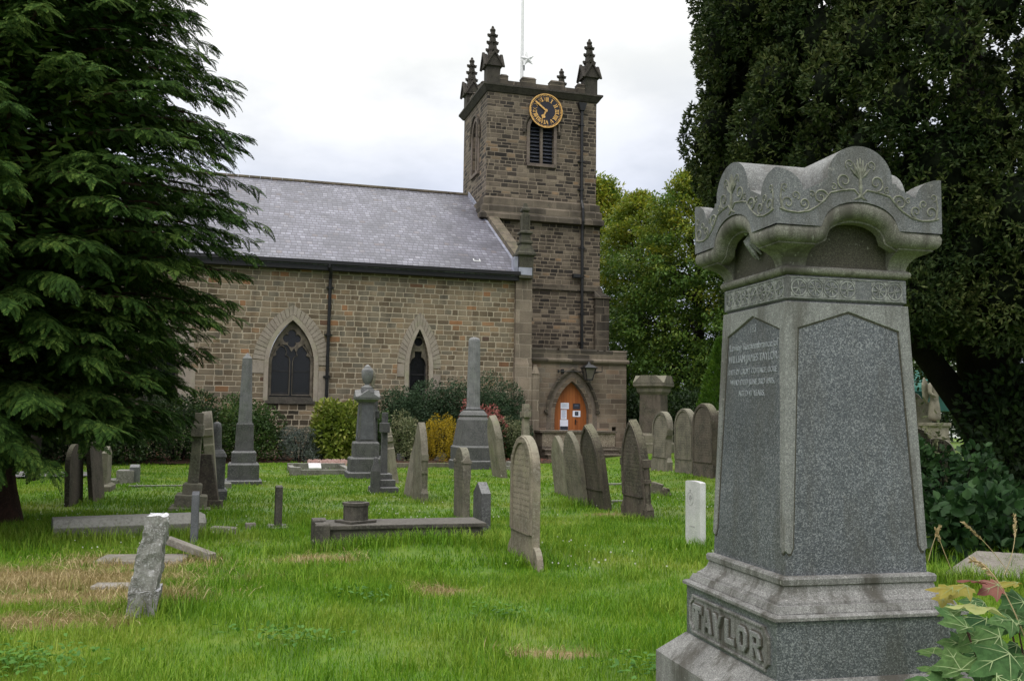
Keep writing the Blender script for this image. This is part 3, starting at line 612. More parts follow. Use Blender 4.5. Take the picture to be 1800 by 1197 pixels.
mb = MB(); bandpr([(.002, 16.02), (.06, 16.04), (.20, 16.24), (.24, 16.28), (.24, 16.36), (.10, 16.40), (.002, 16.41)]); P(mb, 'cornice', M['soot'])
mb = MB()
for (x0, x1, y0, y1) in ((TX0, TX1, TY0, TY0+.3), (TX0, TX1, TY1-.3, TY1), (TX0, TX0+.3, TY0+.3, TY1-.3), (TX1-.3, TX1, TY0+.3, TY1-.3)): mb.box(x0+.01, x1-.01, y0+.01, y1-.01, 16.4, 16.62)
for y in (TY0, TY1-.3):
    for x0, x1 in ((.24, .62), (1.25, 1.93), (2.61, 3.29), (3.92, 4.3)): mb.frus((x0+x1)/2, y+.15, 16.3, (x1-x0)/2, .165, 16.80, (x1-x0)/2, .165); mb.frus((x0+x1)/2, y+.15, 16.80, (x1-x0)/2+.02, .185, 16.9, (x1-x0)/2-.06, .10)
for x in (TX0, TX1-.3):
    for y0 in (6.6, 8.2): mb.frus(x+.15, y0+.3, 16.3, .165, .32, 16.82, .165, .32); mb.frus(x+.15, y0+.3, 16.82, .185, .34, 16.9, .1, .26)
P(mb, 'parapet', M['band'])
def pinnacle():
    m = MB(); m.box(-.3, .3, -.3, .3, 0, 1.0)
    for k in range(4):
        R = Matrix.Rotation(k*PI/2, 4, 'Z')
        m.add([(-.38, -.40, .82), (.38, -.40, .82), (0, -.40, 1.46), (-.38, -.25, .82), (.38, -.25, .82), (0, -.25, 1.46)], [(0, 1, 2), (5, 4, 3), (0, 3, 4, 1), (1, 4, 5, 2), (2, 5, 3, 0)], R)
        m.bar((-.42, -.42, .78), (0, -.42, 1.48), .12, .07, R); m.bar((.42, -.42, .78), (0, -.42, 1.48), .12, .07, R)
    m.sq([(.24, .95), (.21, 1.3), (.085, 2.5)]); m.lathe([(.05, 2.48), (.13, 2.53), (.14, 2.6), (.06, 2.68), (.07, 2.72), (.03, 2.78)], 8)
    for z in (1.62, 1.98, 2.32):
        r = .21-(z-1.3)*.104
        for k in range(4):
            R = Matrix.Rotation(k*PI/2, 4, 'Z'); m.frus(r+.06, 0, z-.05, .06, .05, z+.07, .085, .06, R)
            R = Matrix.Rotation(k*PI/2+PI/4, 4, 'Z'); m.box(r*1.2-.02, r*1.2+.06, -.04, .04, z-.04, z+.05, R)
    return m
pin = pinnacle().build('pinnacle', M['soot'], church, bevel=.008)
for i, (x, y) in enumerate(((TX0+.27, TY0+.27), (TX1-.27, TY0+.27), (TX0+.27, TY1-.27), (TX1-.27, TY1-.27))):
    o = pin if i == 0 else link(pin.copy(), church); o.location = (x, y, 16.38)
# louvred belfry openings
def belfry(d, fn, fr_y, side):
    w = MB(); c = d['cx']; w.plate([ar(d, .14), ar(d, .0)], .08, fn(-.0))
    w.box(c-.055, c+.055, .0, .15, d['z0'], d['za']-.02, side); w.box(c-d['w']/2-.12, c+d['w']/2+.12, -.1, .14, d['z0']-.14, d['z0'], side)
    fr = w.build('belfry_window', M['jamb'], church)
    q = MB(); n = 12
    for i in range(n):
        z = d['z0']+.08+i*(d['za']-.12-d['z0'])/n; f = 1 if z < d['zs'] else max(.25, 1-((z-d['zs'])/(d['za']-d['zs']))**2)
        q.add([(c-d['w']/2*f, .16, z-.04), (c+d['w']/2*f, .16, z-.04), (c+d['w']/2*f, .33, z+.13), (c-d['w']/2*f, .33, z+.13), (c-d['w']/2*f, .16, z-.07), (c+d['w']/2*f, .16, z-.07), (c+d['w']/2*f, .33, z+.10), (c-d['w']/2*f, .33, z+.10)], [(0, 1, 2, 3), (7, 6, 5, 4), (0, 4, 5, 1), (1, 5, 6, 2), (2, 6, 7, 3), (3, 7, 4, 0)], side)
    q.build('louvres', M['louvre'], fr)
    q = MB(); q.box(c-d['w']/2-.05, c+d['w']/2+.05, .40, .44, d['z0']-.02, d['za']+.02, side); q.build('dark_backing', M['iron'], fr)
    q = MB()
    q.tube([side @ Vector((a, -.06, b)) for a, b in [(c+(d['w']+.5)/2+.02, d['zs']-.25)]+arch(d['w']+.5, 0, d['zs'], d['za']+.25, c, 12)[2:]+[(c-(d['w']+.5)/2-.02, d['zs']-.25)] if b > .5], .065, 6)
    q.build('hood_mould', M['band'], fr)
Sf = Matrix.Translation((0, TY0, 0)); Se = Matrix.Translation((TX0, 0, 0)) @ Matrix.Rotation(-PI/2, 4, 'Z')
belfry(LOUV, lambda y: FR(TY0+y-.01), 0, Sf); belfry(SIDE, lambda y: SD(TX0+y-.01), 0, Se)
# clock
CX, CZ, CR = 2.375, 15.36, .775; CY = TY0-.13
clock = MB(); clock.lathe([(CR, -.1), (CR, .02)], 48, Matrix.Translation((CX, CY, CZ)) @ Matrix.Rotation(PI/2, 4, 'X')); clock = clock.build('clock', M['navy'], church)
mb = MB(); F2 = lambda y: (lambda a, b, c: (CX+a, CY+y-c, CZ+b))
mb.plate([circ(0, 0, CR+.012, 48), circ(0, 0, CR*.955, 48)[::-1]], .05, F2(-.03))
for k in range(60):
    a = k*PI/30; R = Matrix.Translation((CX, CY-.022, CZ)) @ Matrix.Rotation(a, 4, 'Y'); wd_ = .022 if k % 5 == 0 else .013; mb.box(-wd_, wd_, -.012, 0, CR*.875, CR*.96, R)
mb.build('minute_ring', M['gold'], clock)
ROM = ['XII', 'I', 'II', 'III', 'IIII', 'V', 'VI', 'VII', 'VIII', 'IX', 'X', 'XI']
mb = MB()
def glyph(ch, x, R):
    h0, h1 = CR*.56, CR*.80; hh = h1-h0; t = .019
    if ch == 'I': mb.box(x-t, x+t, -.014, 0, h0, h1, R); mb.box(x-.045, x+.045, -.013, 0, h1-.022, h1-.002, R); mb.box(x-.045, x+.045, -.013, 0, h0+.002, h0+.022, R); return
    if ch == 'V': segs = [((x-.06, h1), (x, h0), .044), ((x+.06, h1), (x, h0), .024)]
    else: segs = [((x-.06, h1), (x+.06, h0), .044), ((x+.06, h1), (x-.06, h0), .024)]
    for a, b, w in segs: mb.bar((a[0], -.007, a[1]), (b[0], -.007, b[1]), w, .014, R)
for k, s in enumerate(ROM):
    R = Matrix.Translation((CX, CY-.022, CZ)) @ Matrix.Rotation(k*PI/6, 4, 'Y'); ws = [.075 if c == 'I' else .15 for c in s]; x = -sum(ws)/2; sc = min(1, .25/sum(ws))
    for c, w in zip(s, ws): glyph(c, (x+w/2)*sc, R); x += w
mb.build('numerals', M['gold'], clock)
def hand(ang, L, w, name, spade):
    m = MB(); R = Matrix.Translation((CX, CY-.05 if spade else CY-.065, CZ)) @ Matrix.Rotation(ang, 4, 'Y')
    if spade: m.plate([[(-.04, -.08), (.04, -.08), (.03, L*.42), (.10, L*.55), (.085, L*.66), (.03, L*.72), (0, L), (-.03, L*.72), (-.085, L*.66), (-.10, L*.55), (-.03, L*.42)]], .015, lambda a, b, c: (a, -c, b))
    else: m.plate([[(-w, -.06), (w, -.06), (w, L*.9), (0, L), (-w, L*.9)]], .015, lambda a, b, c: (a, -c, b))
    m.v = [tuple(R @ Vector(p)) for p in m.v]; m.build(name, M['gold'], clock)
hand(rad((6+51/60)*30), CR*.66, .04, 'hour_hand', True); hand(rad(51.3*6), CR*.86, .038, 'minute_hand', False)
# tower side buttress
mb = MB(); mb.box(4.80, 5.46, 5.25, 6.6, -.2, 6.95); mb.frus(5.13, 5.9, 6.95, .39, .72, 7.02, .39, .72); mb.add([(4.74, 5.18, 7.02), (5.52, 5.18, 7.02), (5.52, 6.62, 7.02), (4.74, 6.62, 7.02), (4.80, 5.4, 7.3), (5.0, 5.4, 7.3), (5.0, 6.62, 7.3), (4.80, 6.62, 7.3)], [(3, 2, 1, 0), (4, 5, 6, 7), (0, 1, 5, 4), (1, 2, 6, 5), (2, 3, 7, 6), (3, 0, 4, 7)])
P(mb, 'buttress', M['band'])
# porch
PY = .3; DO = dict(w=1.42, z0=1.06, zs=1.62, za=2.98, cx=1.905)
mb = MB(); mb.plate([rect(.13, 4.18, -.3, 3.68), ar(DO), rect(3.58, 3.75, .46, 1.23)], .4, FR(PY+.2)); mb.box(3.78, 4.18, PY+.4, 5.45, -.3, 3.68); mb.box(.13, .5, PY+.4, 5.45, -.3, 3.68); P(mb, 'porch_wall', M['porch'])
mb = MB(); mb.box(3.56, 3.77, PY+.35, PY+.39, .44, 1.25); P(mb, 'drain_recess', M['iron'])
mb = MB(); mb.plate([[(-PY+.10, 3.68), (-PY+.14, 3.74), (-PY+.14, 3.80), (-PY+.02, 3.86), (-5.4, 3.86), (-5.4, 3.68)]], 4.12, lambda a, b, c: (2.2-c, -a, b)); P(mb, 'porch_cornice', M['band'])
mb = MB(); mb.box(.14, 4.19, PY, PY+.3, 3.86, 4.16); mb.box(3.87, 4.19, PY+.3, 5.4, 3.86, 4.16); mb.frus(.75, PY+.15, 4.16, .5, .16, 4.24, .5, .12); mb.frus(2.15, PY+.15, 4.16, .78, .16, 4.25, .78, .12); mb.frus(3.1, PY+.15, 4.16, .1, .16, 4.22, .1, .12); mb.frus(3.75, PY+.15, 4.16, .46, .17, 4.22, .46, .13); P(mb, 'porch_parapet', M['band'])
mb = MB(); mb.box(.5, 3.85, PY+.3, 5.45, 3.7, 3.84); P(mb, 'porch_roof', M['lead'])
mb = MB(); mb.plate([ar(DO, .0)], .06, FR(PY+.27)); door = P(mb, 'door', M['door'])
mb = MB(); mb.box(2.12, 2.15, PY+.20, PY+.24, 1.3, 1.5); mb.tube([(2.13, PY+.20, 1.42), (2.13, PY+.17, 1.42), (2.22, PY+.17, 1.42)], .012, 6); mb.build('handle', M['iron'], door)
mb = MB(); mb.plate([ar(DO, .17), ar(DO, -.002)], .14, FR(PY+.15), .02); mb.plate([ar(DO, .34), ar(DO, .172)], .08, FR(PY+.035), .02); P(mb, 'door_surround', M['jamb'])
mb = MB(); hp = [(DO['cx']+1.12, 1.78), (DO['cx']+1.02, 1.78)]+arch(DO['w']+.66, 0, 1.72, 3.46, DO['cx'], 14)[2:-1]+[(DO['cx']-1.04, 1.72), (DO['cx']-1.04, 1.78), (DO['cx']-1.14, 1.78)]
hp = [(x, z) for x, z in hp if z > 1]; mb.tube([(x, PY-.05, z) for x, z in hp], .07, 6); P(mb, 'hood_mould', M['band'])
mb = MB(); mb.box(.30, 3.2, -.95, PY-.01, -.2, .5); mb.box(.22, 3.25, -1.0, PY-.012, 1.0, 1.08); st = P(mb, 'entrance_steps', M['step'])
mb = MB(); mb.box(.30, 3.2, -.94, PY-.015, .5, 1.0); mb.build('pebbled_riser', M['aggregate'], st)
mb = MB()
for k, (z, y) in enumerate(((.36, -1.3), (.18, -1.65), (.0, -2.0))): mb.box(.30+.001*k, 3.2-.001*k, y, -.951, -.3+.01*k, z); mb.box(.27, 3.23, y-.03, y+.35, z, z+.05)
mb.build('step', M['step'], st)
mb = MB(); mb.box(3.3, 4.35, -.25, PY-.005, -.3, .25); mb.frus(3.83, .05, .25, .5, .26, .45, .5, .2); P(mb, 'porch_plinth', M['band'])

# flagpole and star
fx, fy = cxT-.35, cyT
fp = thing('flagpole', chw(fx, fy, 16.2), YC, 'tall white flagpole standing on the church tower roof', 'flagpole')
mb = MB(); mb.tube([(0, 0, 0), (0, 0, 10.5)], [.085, .05], 10); mb.build('pole', M['white'], fp, smooth=True)
mb = MB(); mb.lathe([(.16, 0), (.16, .12), (.1, .2)], 10); mb.build('pole_socket', M['iron'], fp)
mb = MB(); mb.box(.07, .13, -.03, .03, 1.85, 2.1); mb.build('cleat', M['iron'], fp)
q = at(927, 104, 1); d = ray(927, 104); t = ((chw(fx, fy-.25)-Vector((0, 0, EYE))).dot(VC))/d.dot(VC); sp = Vector((0, 0, EYE))+d*t
star = MB(); pts = [((.38 if k % 2 == 0 else .17)*math.cos(PI/2+k*PI/5+.2), (.38 if k % 2 == 0 else .17)*math.sin(PI/2+k*PI/5+.2)) for k in range(10)]
star.add([(x, 0, z) for x, z in pts]+[(0, -.09, 0), (0, .09, 0)], [(k, (k+1) % 10, 10) for k in range(10)]+[((k+1) % 10, k, 11) for k in range(10)])
star.bar((.0, .05, -.03), (.28, .2, -.03), .03, .03)
so_ = star.build('star_ornament', M['white']); so_.location = sp; so_.rotation_euler = (0, 0, YC); tag(so_, 'white five-pointed star fixed to the flagpole above the tower', 'star')
# wall lantern
la = thing('wall_lantern', chw(2.43, PY-.42, 3.03), YC, 'black four-sided lantern on a horizontal iron bracket above the church door', 'lantern')
mb = MB(); mb.tube([(-1.2, .12, .30), (1.0-.4, .12, .32)], .018, 6); mb.tube([(-1.2, .12, .24), (-1.2, .12, .36)], .03, 6); mb.tube([(-.95, .12, .3), (-.95, .40, .32)], .02, 6); mb.lathe([(.07, .25), (.07, .4)], 8, Matrix.Translation((-.95, .36, 0))); mb.tube([(.6, .12, .32), (.60, .12, .55)], .014, 6); mb.tube([(.45, .12, .3), (.45, .42, .3)], .02, 6); mb.tube([(0, .12, .31), (0, 0, .5)], .015, 6); mb.build('bracket', M['iron'], la)
mb = MB(); mb.frus(0, 0, .46, .27, .27, .58, .11, .11); mb.frus(0, 0, .43, .25, .25, .46, .27, .27); mb.lathe([(.1, .58), (.06, .64), (.03, .70)], 8); mb.box(-.12, .12, -.12, .12, -.02, .02)
for i in (-1, 1):
    for j in (-1, 1): mb.bar((i*.11, j*.11, .0), (i*.22, j*.22, .44), .03, .03)
mb.build('lamp_housing', M['iron'], la); mb = MB(); mb.frus(0, 0, .02, .10, .10, .43, .205, .205); mb.build('glass', M['lampglass'], la)
# notices pinned to the door
def notice(x0, x1, z0, z1, mat, label, extra=()):
    t = thing('notice', chw((x0+x1)/2, PY+.228, (z0+z1)/2), YC, label, 'notice', 'notices on the church door'); w, h = (x1-x0)/2, (z1-z0)/2
    mb = MB(); mb.box(-w, w, -.004, .004, -h, h); mb.build('sheet', M[mat], t)
    for nm, mt, (a, b, c, d) in extra: mb = MB(); mb.box(a*w, b*w, -.009, -.0045, c*h, d*h); mb.build(nm, M[mt], t)
lines = lambda n, c0, c1: [('text_line', 'blueink', (-.7, .7 - .3*(k % 3 == 2), c0+(c1-c0)*k/n, c0+(c1-c0)*k/n+.05)) for k in range(n)]
notice(1.52, 1.86, 1.90, 2.14, 'paper', 'white landscape sheet at the upper left of the church door', lines(5, .5, -.7))
notice(1.53, 1.77, 1.50, 1.86, 'paper', 'narrow white portrait sheet in the middle of the left row on the door', lines(9, .8, -.85))
notice(1.50, 1.83, 1.08, 1.48, 'paper', 'tall white poster with a dark picture across its foot, lowest on the door', [('picture', 'ink', (-.97, .97, -.95, -.25))])
notice(2.03, 2.32, 1.90, 2.12, 'ink', 'black notice at the upper right of the door', [('text_line', 'blueink', (-.6, .6, .2, .35))])
notice(2.02, 2.34, 1.60, 1.84, 'paper', 'white sheet with a small dark photograph under the black notice', [('picture', 'ink', (-.45, .45, -.6, .7)), ('picture_detail', 'blueink', (-.2, .2, -.3, .45))])
# ---------------------------------------------------------------- the big granite pedestal monument in the foreground
YM = rad(13.4)
mon = thing('pedestal_monument', (1.3498, 4.1915, 0), YM, 'large grey granite pedestal monument with scroll-carved cap and raised family name on its plinth', 'monument')
def B(mb, name, mat, par=mon, **k): return mb.build(name, M[mat], par, **k)
NOGRASS.append((1.35, 4.19, .75, .75, YM))
mb = MB(); mb.sq([(.70, -.3), (.70, .16), (.66, .20)]); B(mb, 'foundation', 'granM', bevel=.006)
mb = MB(); mb.sq([(.53, .195), (.53, .492), (.522, .50), (.424, .596)]); B(mb, 'base_step', 'granM')
mb = MB(); mb.sq([(.42, .59), (.42, .818)]); pl = B(mb, 'plinth', 'gran', bevel=.004)
# raised panel with the family name on the left face (x = -half); panel 2D = (-y, z)
LF = lambda x: (lambda a, b, c: (x-c, -a, b))
def notch(a, z0, z1, k): return [(-a+k, z0), (a-k, z0), (a-k, z0+.012), (a-.0, z0+k+.006), (a, z1-k-.006), (a-k, z1-.012), (a-k, z1), (-a+k, z1), (-a+k, z1-.012), (-a, z1-k-.006), (-a, z0+k+.006), (-a+k, z0+.012)]
mb = MB(); mb.plate([notch(.372, .612, .786, .03), notch(.358, .624, .774, .03)[::-1]], .014, LF(-.424), .003); mb.plate([notch(.357, .6245, .7735, .03)], .004, LF(-.4205)); pn = B(mb, 'name_panel', 'granM', pl)
def letters(g=0):
    mb = MB(); h = .100; z0 = .649; dp, xo, bv = (.003, -.4235, -g) if g else (.016, -.430, .003)
    def st(pts, x): mb.plate([[(x+a*.086, z0+b*h) for a, b in pts]], dp, LF(xo), bv)
    def ring(o, i, x): mb.plate([[(x+a*.086, z0+b*h) for a, b in o], [(x+a*.086, z0+b*h) for a, b in i][::-1]], dp, LF(xo), bv)
    T_ = [(.33, 0), (.67, 0), (.67, .78), (.86, .78), (.86, .66), (1, .66), (1, 1), (0, 1), (0, .66), (.14, .66), (.14, .78), (.33, .78)]
    A_ = [(0, 0), (.26, 0), (.33, .22), (.67, .22), (.74, 0), (1, 0), (.66, 1), (.34, 1)]; Ai = [(.40, .42), (.60, .42), (.50, .76)]
    Y_ = [(.36, 0), (.64, 0), (.64, .42), (1, 1), (.72, 1), (.5, .62), (.28, 1), (0, 1), (.36, .42)]
    L_ = [(0, 0), (.92, 0), (.92, .32), (.72, .24), (.30, .24), (.30, 1), (0, 1)]
    O_ = [(.25, 0), (.75, 0), (1, .25), (1, .75), (.75, 1), (.25, 1), (0, .75), (0, .25)]; Oi = [(.36, .22), (.64, .22), (.70, .32), (.70, .68), (.64, .78), (.36, .78), (.30, .68), (.30, .32)]
    R_ = [(0, 0), (.30, 0), (.30, .36), (.44, .36), (.68, 0), (1, 0), (.74, .40), (.94, .55), (.94, .85), (.78, 1), (0, 1)]; Ri = [(.30, .56), (.58, .56), (.66, .62), (.66, .76), (.58, .80), (.30, .80)]
    x = -.318; dx = .110
    st(T_, x); ring(A_, Ai, x+dx-.006); st(Y_, x+2*dx-.012); st(L_, x+3*dx-.004); ring(O_, Oi, x+4*dx-.006); ring(R_, Ri, x+5*dx)
    return mb
B(letters(), 'name_letters', 'granL', pn)
B(letters(.0055), 'letter_outline', 'granN', pn)  # thin dark plate a little larger than each letter, outlining it
mb = MB(); mb.sq([(.418, .819), (.435, .822), (.435, .834), (.424, .842), (.410, .842), (.410, .846), (.398, .872), (.385, .872), (.382, .882), (.362, .897), (.349, .915), (.342, .938), (.350, .943), (.352, .965), (.346, .974), (.322, .977)]); B(mb, 'base_moulding', 'granM')
def hs(z): return .326+(.283-.326)*(z-.975)/(2.09-.975)
mb = MB(); mb.sq([(.325, .974), (.283, 2.088)]); sh = B(mb, 'shaft', 'gran')
# raised lighter border: corner strips and pointed head on each face
mb = MB(); w2 = lambda z, s, k: (s*(hs(z)-k), z)
for f in range(4):
    R = Matrix.Rotation(f*PI/2, 4, 'Z')
    o = [w2(2.09, -1, -.006), w2(1.075, -1, -.006), w2(1.062, -1, .010), w2(1.064, -1, .020), w2(1.085, -1, .030), w2(1.98, -1, .048), (0, 2.056), w2(1.98, 1, .048), w2(1.085, 1, .030), w2(1.064, 1, .020), w2(1.062, 1, .010), w2(1.075, 1, -.006), w2(2.09, 1, -.006)]
    k = len(mb.v); mb.plate([o], .014, lambda a, b, c: tuple(R @ Vector((a, -(hs(b)-.0005)-c, b))), .003)
    bd = [w2(1.98, -1, .052), (0, 2.054), w2(1.98, 1, .052)]
    for s in (-1, 1): mb.tube([tuple(R @ Vector((s*(hs(z)-q), -(hs(z)+.006), z))) for z, q in ((1.085, .024), (1.5, .032), (1.97, .042))], .0035, 6)
B(mb, 'face_border', 'granL', sh)
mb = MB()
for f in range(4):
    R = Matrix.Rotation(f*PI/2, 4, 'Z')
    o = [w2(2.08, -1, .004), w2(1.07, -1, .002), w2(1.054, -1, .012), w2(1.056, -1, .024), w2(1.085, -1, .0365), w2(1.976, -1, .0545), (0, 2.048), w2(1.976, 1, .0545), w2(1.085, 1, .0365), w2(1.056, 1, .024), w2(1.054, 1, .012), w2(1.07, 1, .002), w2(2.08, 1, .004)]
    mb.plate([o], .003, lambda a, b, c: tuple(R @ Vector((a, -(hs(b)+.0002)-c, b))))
B(mb, 'edge_shade', 'granN', sh)  # shadow line of the panel edge, modelled as a thin dark plate
def line(s, z, size, sx, y0=0):
    mb = MB()
    vs, fs = text2d(s, size, .002, sx); k = hs(z)+.0015
    mb.add([(-(hs(z+b))-.0012-c, -a+y0, z+b) for a, b, c in vs], fs); B(mb, 'inscription_line', 'letter', sh)
line('I H S', 2.0, .05, .5); line('Loving Remembrance of', 1.925, .046, .98); line('WILLIAM JAMES TAYLOR,', 1.870, .048, .84); line('LATE OF CROFT COTTAGE, DORE.', 1.812, .034, .84); line('WHO DIED JUNE 3RD 1905,', 1.764, .036, .92); line('AGED 47 YEARS.', 1.714, .036, .92)


mb = MB(); mb.sq([(.281, 2.086), (.272, 2.096), (.284, 2.104), (.284, 2.198), (.276, 2.206)]); fz_ = B(mb, 'frieze', 'granC')
mb = MB()
for f in range(4):
    R = Matrix.Rotation(f*PI/2, 4, 'Z'); fn = lambda a, b, c: tuple(R @ Vector((a, -.2845-c, b)))
    for i in range(7):
        if f == 0 and i == 4: continue
        x = -.228+i*.076; cz = 2.151
        mb.plate([circ(x, cz, .037, 20), circ(x, cz, .0315, 20)[::-1]], .004, fn)
        for k in range(4 if (i % 3) else 3): a = k*PI/4+(0 if i % 2 else .2); mb.bar(fn(x-.029*math.cos(a), cz-.029*math.sin(a), .001), fn(x+.029*math.cos(a), cz+.029*math.sin(a), .001), .004, .004)
        for s in (-1, 1):
            for q in (-1, 1): mb.plate([[(x+s*.037, cz+q*.038), (x+s*.037, cz+q*.018), (x+s*.018, cz+q*.038)]], .003, fn)
    mb.box(-.27, .27, -.2865, -.283, 2.107, 2.111, R); mb.box(-.27, .27, -.2865, -.283, 2.192, 2.196, R)
B(mb, 'rosettes', 'scrollw', fz_)
mb = MB(); mb.sq([(.276, 2.204), (.288, 2.207), (.297, 2.216), (.300, 2.226), (.296, 2.236), (.286, 2.242)]); B(mb, 'neck_roll', 'granT', smooth=True)
# capital: core with niche, four flared corners, rolled edge that follows the arches, scrolled block on top
XA = .175
def edge(x):            # underside of the block
    a = abs(x); return 2.392 if a >= XA else 2.392+.112*math.sqrt(max(0, 1-(a/XA)**2))**.9
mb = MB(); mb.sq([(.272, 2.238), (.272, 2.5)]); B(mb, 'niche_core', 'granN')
prof = [(2.238, .284), (2.255, .286), (2.275, .294), (2.292, .308), (2.305, .328), (2.314, .350), (2.320, .362), (2.40, .364)]
for i in (-1, 1):
    for j in (-1, 1):
        vs = []; mb = MB()
        for z, h in prof:
            w = .195+.0*(z-2.24)
            vs += [(i*w, j*w, z), (i*h, j*w, z), (i*h, j*h, z), (i*w, j*h, z)]
        n = len(prof); fs = []
        for a in range(n-1):
            for k in range(4): p_ = 4*a+k; q_ = 4*a+(k+1) % 4; fs.append((p_, q_, q_+4, p_+4))
        mb.add(vs, fs); B(mb, 'corner_bracket', 'granT')
def capz(x, y):
    def f0(t):
        a = abs(t)
        if a < .150: return 2.600+.14*math.sqrt(max(0, 1-(a/.152)**2))
        if a < .172: return 2.592
        return 2.578-(a-.172)*.46
    def e(t):
        a = abs(t)
        if a < .265: return 2.4
        return 2.535+.088*math.sqrt(max(0, 1-((.388-a)/.1235)**2))
    return max(f0(x), f0(y), min(e(x), e(y)))
mb = MB(); g = sorted(set([round(-.388+.776*i/64, 4) for i in range(65)]+[s*q for s in (-1, 1) for q in (.1499, .1505, .1715, .1725, .2645, .2655, .27)])); n = len(g); H_ = .388
mb.smooth = True
mb.add([(x, y, capz(x, y)) for y in g for x in g], [(j*n+i, j*n+i+1, (j+1)*n+i+1, (j+1)*n+i) for j in range(n-1) for i in range(n-1)])
mb.smooth = False; mb.cur = 1
for f in range(4):
    R = Matrix.Rotation(f*PI/2, 4, 'Z')
    mb.add([(x, -H_, capz(x, -H_)) for x in g]+[(x, -H_, edge(x)) for x in g]+[(x, -.27, edge(x)) for x in g], [(i, i+1, n+i+1, n+i) for i in range(n-1)]+[(n+i, n+i+1, 2*n+i+1, 2*n+i) for i in range(n-1)], R)
cap = mb.build('cap', [M['granL'], M['granC']], mon); cap.data.set_sharp_from_angle(angle=rad(40))
mb = MB(); path = []
xs_ = [-.356, -.30, -.24, -.205]+[XA*math.sin(PI/2*t) for t in np.linspace(-1.06, 1.06, 17).clip(-1, 1)][1:-1]+[.205, .24, .30]
for f in range(4):
    R = Matrix.Rotation(f*PI/2, 4, 'Z')
    for x in xs_: path.append(tuple(R @ Vector((x, -.358, edge(x)-.034))))
sec = [(-.030, .040), (.012, .040), (.024, .030), (.030, .012), (.028, -.010), (.018, -.026), (.000, -.034), (-.012, -.036), (-.012, -.044), (-.05, -.046)]
vs = []; fs = []; m_ = len(path)
for i, p in enumerate(path):
    a = Vector(path[i-1]); b = Vector(path[(i+1) % m_]); p = Vector(p); t1 = (p-a).normalized(); t2 = (b-p).normalized(); t = (t1+t2).normalized()
    h = Vector((p.x, p.y, 0)); corner = abs(abs(p.x)-abs(p.y)) < .01 and abs(p.x) > .3
    if corner: o = Vector((math.copysign(1, p.x), math.copysign(1, p.y), 0)); up = Vector((0, 0, 1))
    else:
        o = Vector((0, math.copysign(1, p.y), 0)) if abs(p.y) > abs(p.x) else Vector((math.copysign(1, p.x), 0, 0)); up = o.cross(t); up = up if up.z > 0 else -up
        tz = t1.dot(t2); up = up/max(.75, math.sqrt((1+tz)/2))
    for s, r_ in sec: vs.append(p+o*s+up*r_)
k = len(sec)
for i in range(m_):
    for j in range(k-1): fs.append((i*k+j, i*k+j+1, ((i+1) % m_)*k+j+1, ((i+1) % m_)*k+j))
mb.add(vs, fs); B(mb, 'cap_roll', 'granT', smooth=True)
# scroll carving on the cap faces
mb = MB()
def scroll(cx, cz, r, a0, turns, s, fn, w=.0042):
    pts = []
    for i in range(22):
        u_ = i/21; a = a0+s*turns*2*PI*u_; rr = r*(1-.82*u_); pts.append(fn(cx+rr*math.cos(a), cz+rr*math.sin(a), 0))
    mb.tube(pts, [w*(1-.3*i/21) for i in range(22)], 5)
for f in range(4):
    R = Matrix.Rotation(f*PI/2, 4, 'Z'); fn = lambda a, b, c: tuple(R @ Vector((a, -.3885-c, b)))
    for s in (-1, 1):
        fs_ = lambda a, b, c: fn(s*a, b, c)
        mb.tube([fs_(x, z, 0) for x, z in ((.006, 2.53), (.03, 2.555), (.06, 2.552), (.10, 2.545), (.14, 2.535), (.17, 2.50), (.20, 2.475), (.24, 2.452), (.29, 2.442), (.34, 2.446), (.372, 2.455))], .0042, 5)
        scroll(.075, 2.588, .036, -PI/2, 1.3, 1, fs_); scroll(.185, 2.512, .034, PI*.9, 1.3, -1, fs_); scroll(.262, 2.480, .026, -PI/2, 1.3, -1, fs_); scroll(.335, 2.478, .032, -PI/2, 1.3, 1, fs_); scroll(.125, 2.558, .016, PI*.4, 1.1, 1, fs_, .003); scroll(.225, 2.522, .014, PI*.3, 1.1, 1, fs_, .003); scroll(.30, 2.512, .020, PI*1.3, 1.2, -1, fs_, .003); scroll(.05, 2.66, .022, -PI*.3, 1.2, 1, fs_, .003); scroll(.348, 2.545, .018, -PI*.5, 1.1, 1, fs_, .003)
        mb.tube([fs_(.36, 2.45, 0), fs_(.368, 2.50, 0), fs_(.362, 2.555, 0)], [.005, .004, .002], 5)
        for k_ in range(3): a = PI/2-.25-.38*k_; mb.tube([fs_(.0, 2.60, 0), fs_(.025*math.cos(a)+.004, 2.60+.045*math.sin(a), 0), fs_(.055*math.cos(a), 2.60+.085*math.sin(a), 0)], [.003, .008, .002], 5)
        mb.tube([fs_(.0, 2.535, 0), fs_(.012, 2.52, 0), fs_(.03, 2.513, 0)], [.005, .006, .002], 5)
    mb.tube([fn(0, 2.52, 0), fn(0, 2.56, 0), fn(0, 2.61, 0), fn(0, 2.69, 0)], [.003, .009, .006, .003], 6)
B(mb, 'scroll_carving', 'scroll', cap)
mb = MB()     # carved drooping leaf and flowers in the left niche (plane x = -.272)
for k in range(7):
    a = -PI/2-.55+.21*k; L = .13-.012*abs(k-4); y0 = -.02
    mb.tube([(-.300, y0, 2.425), (-.318, y0-.5*L*math.cos(a), 2.425+.5*L*math.sin(a)), (-.285, y0-L*math.cos(a), 2.425+L*math.sin(a))], [.008, .013, .004], 6)
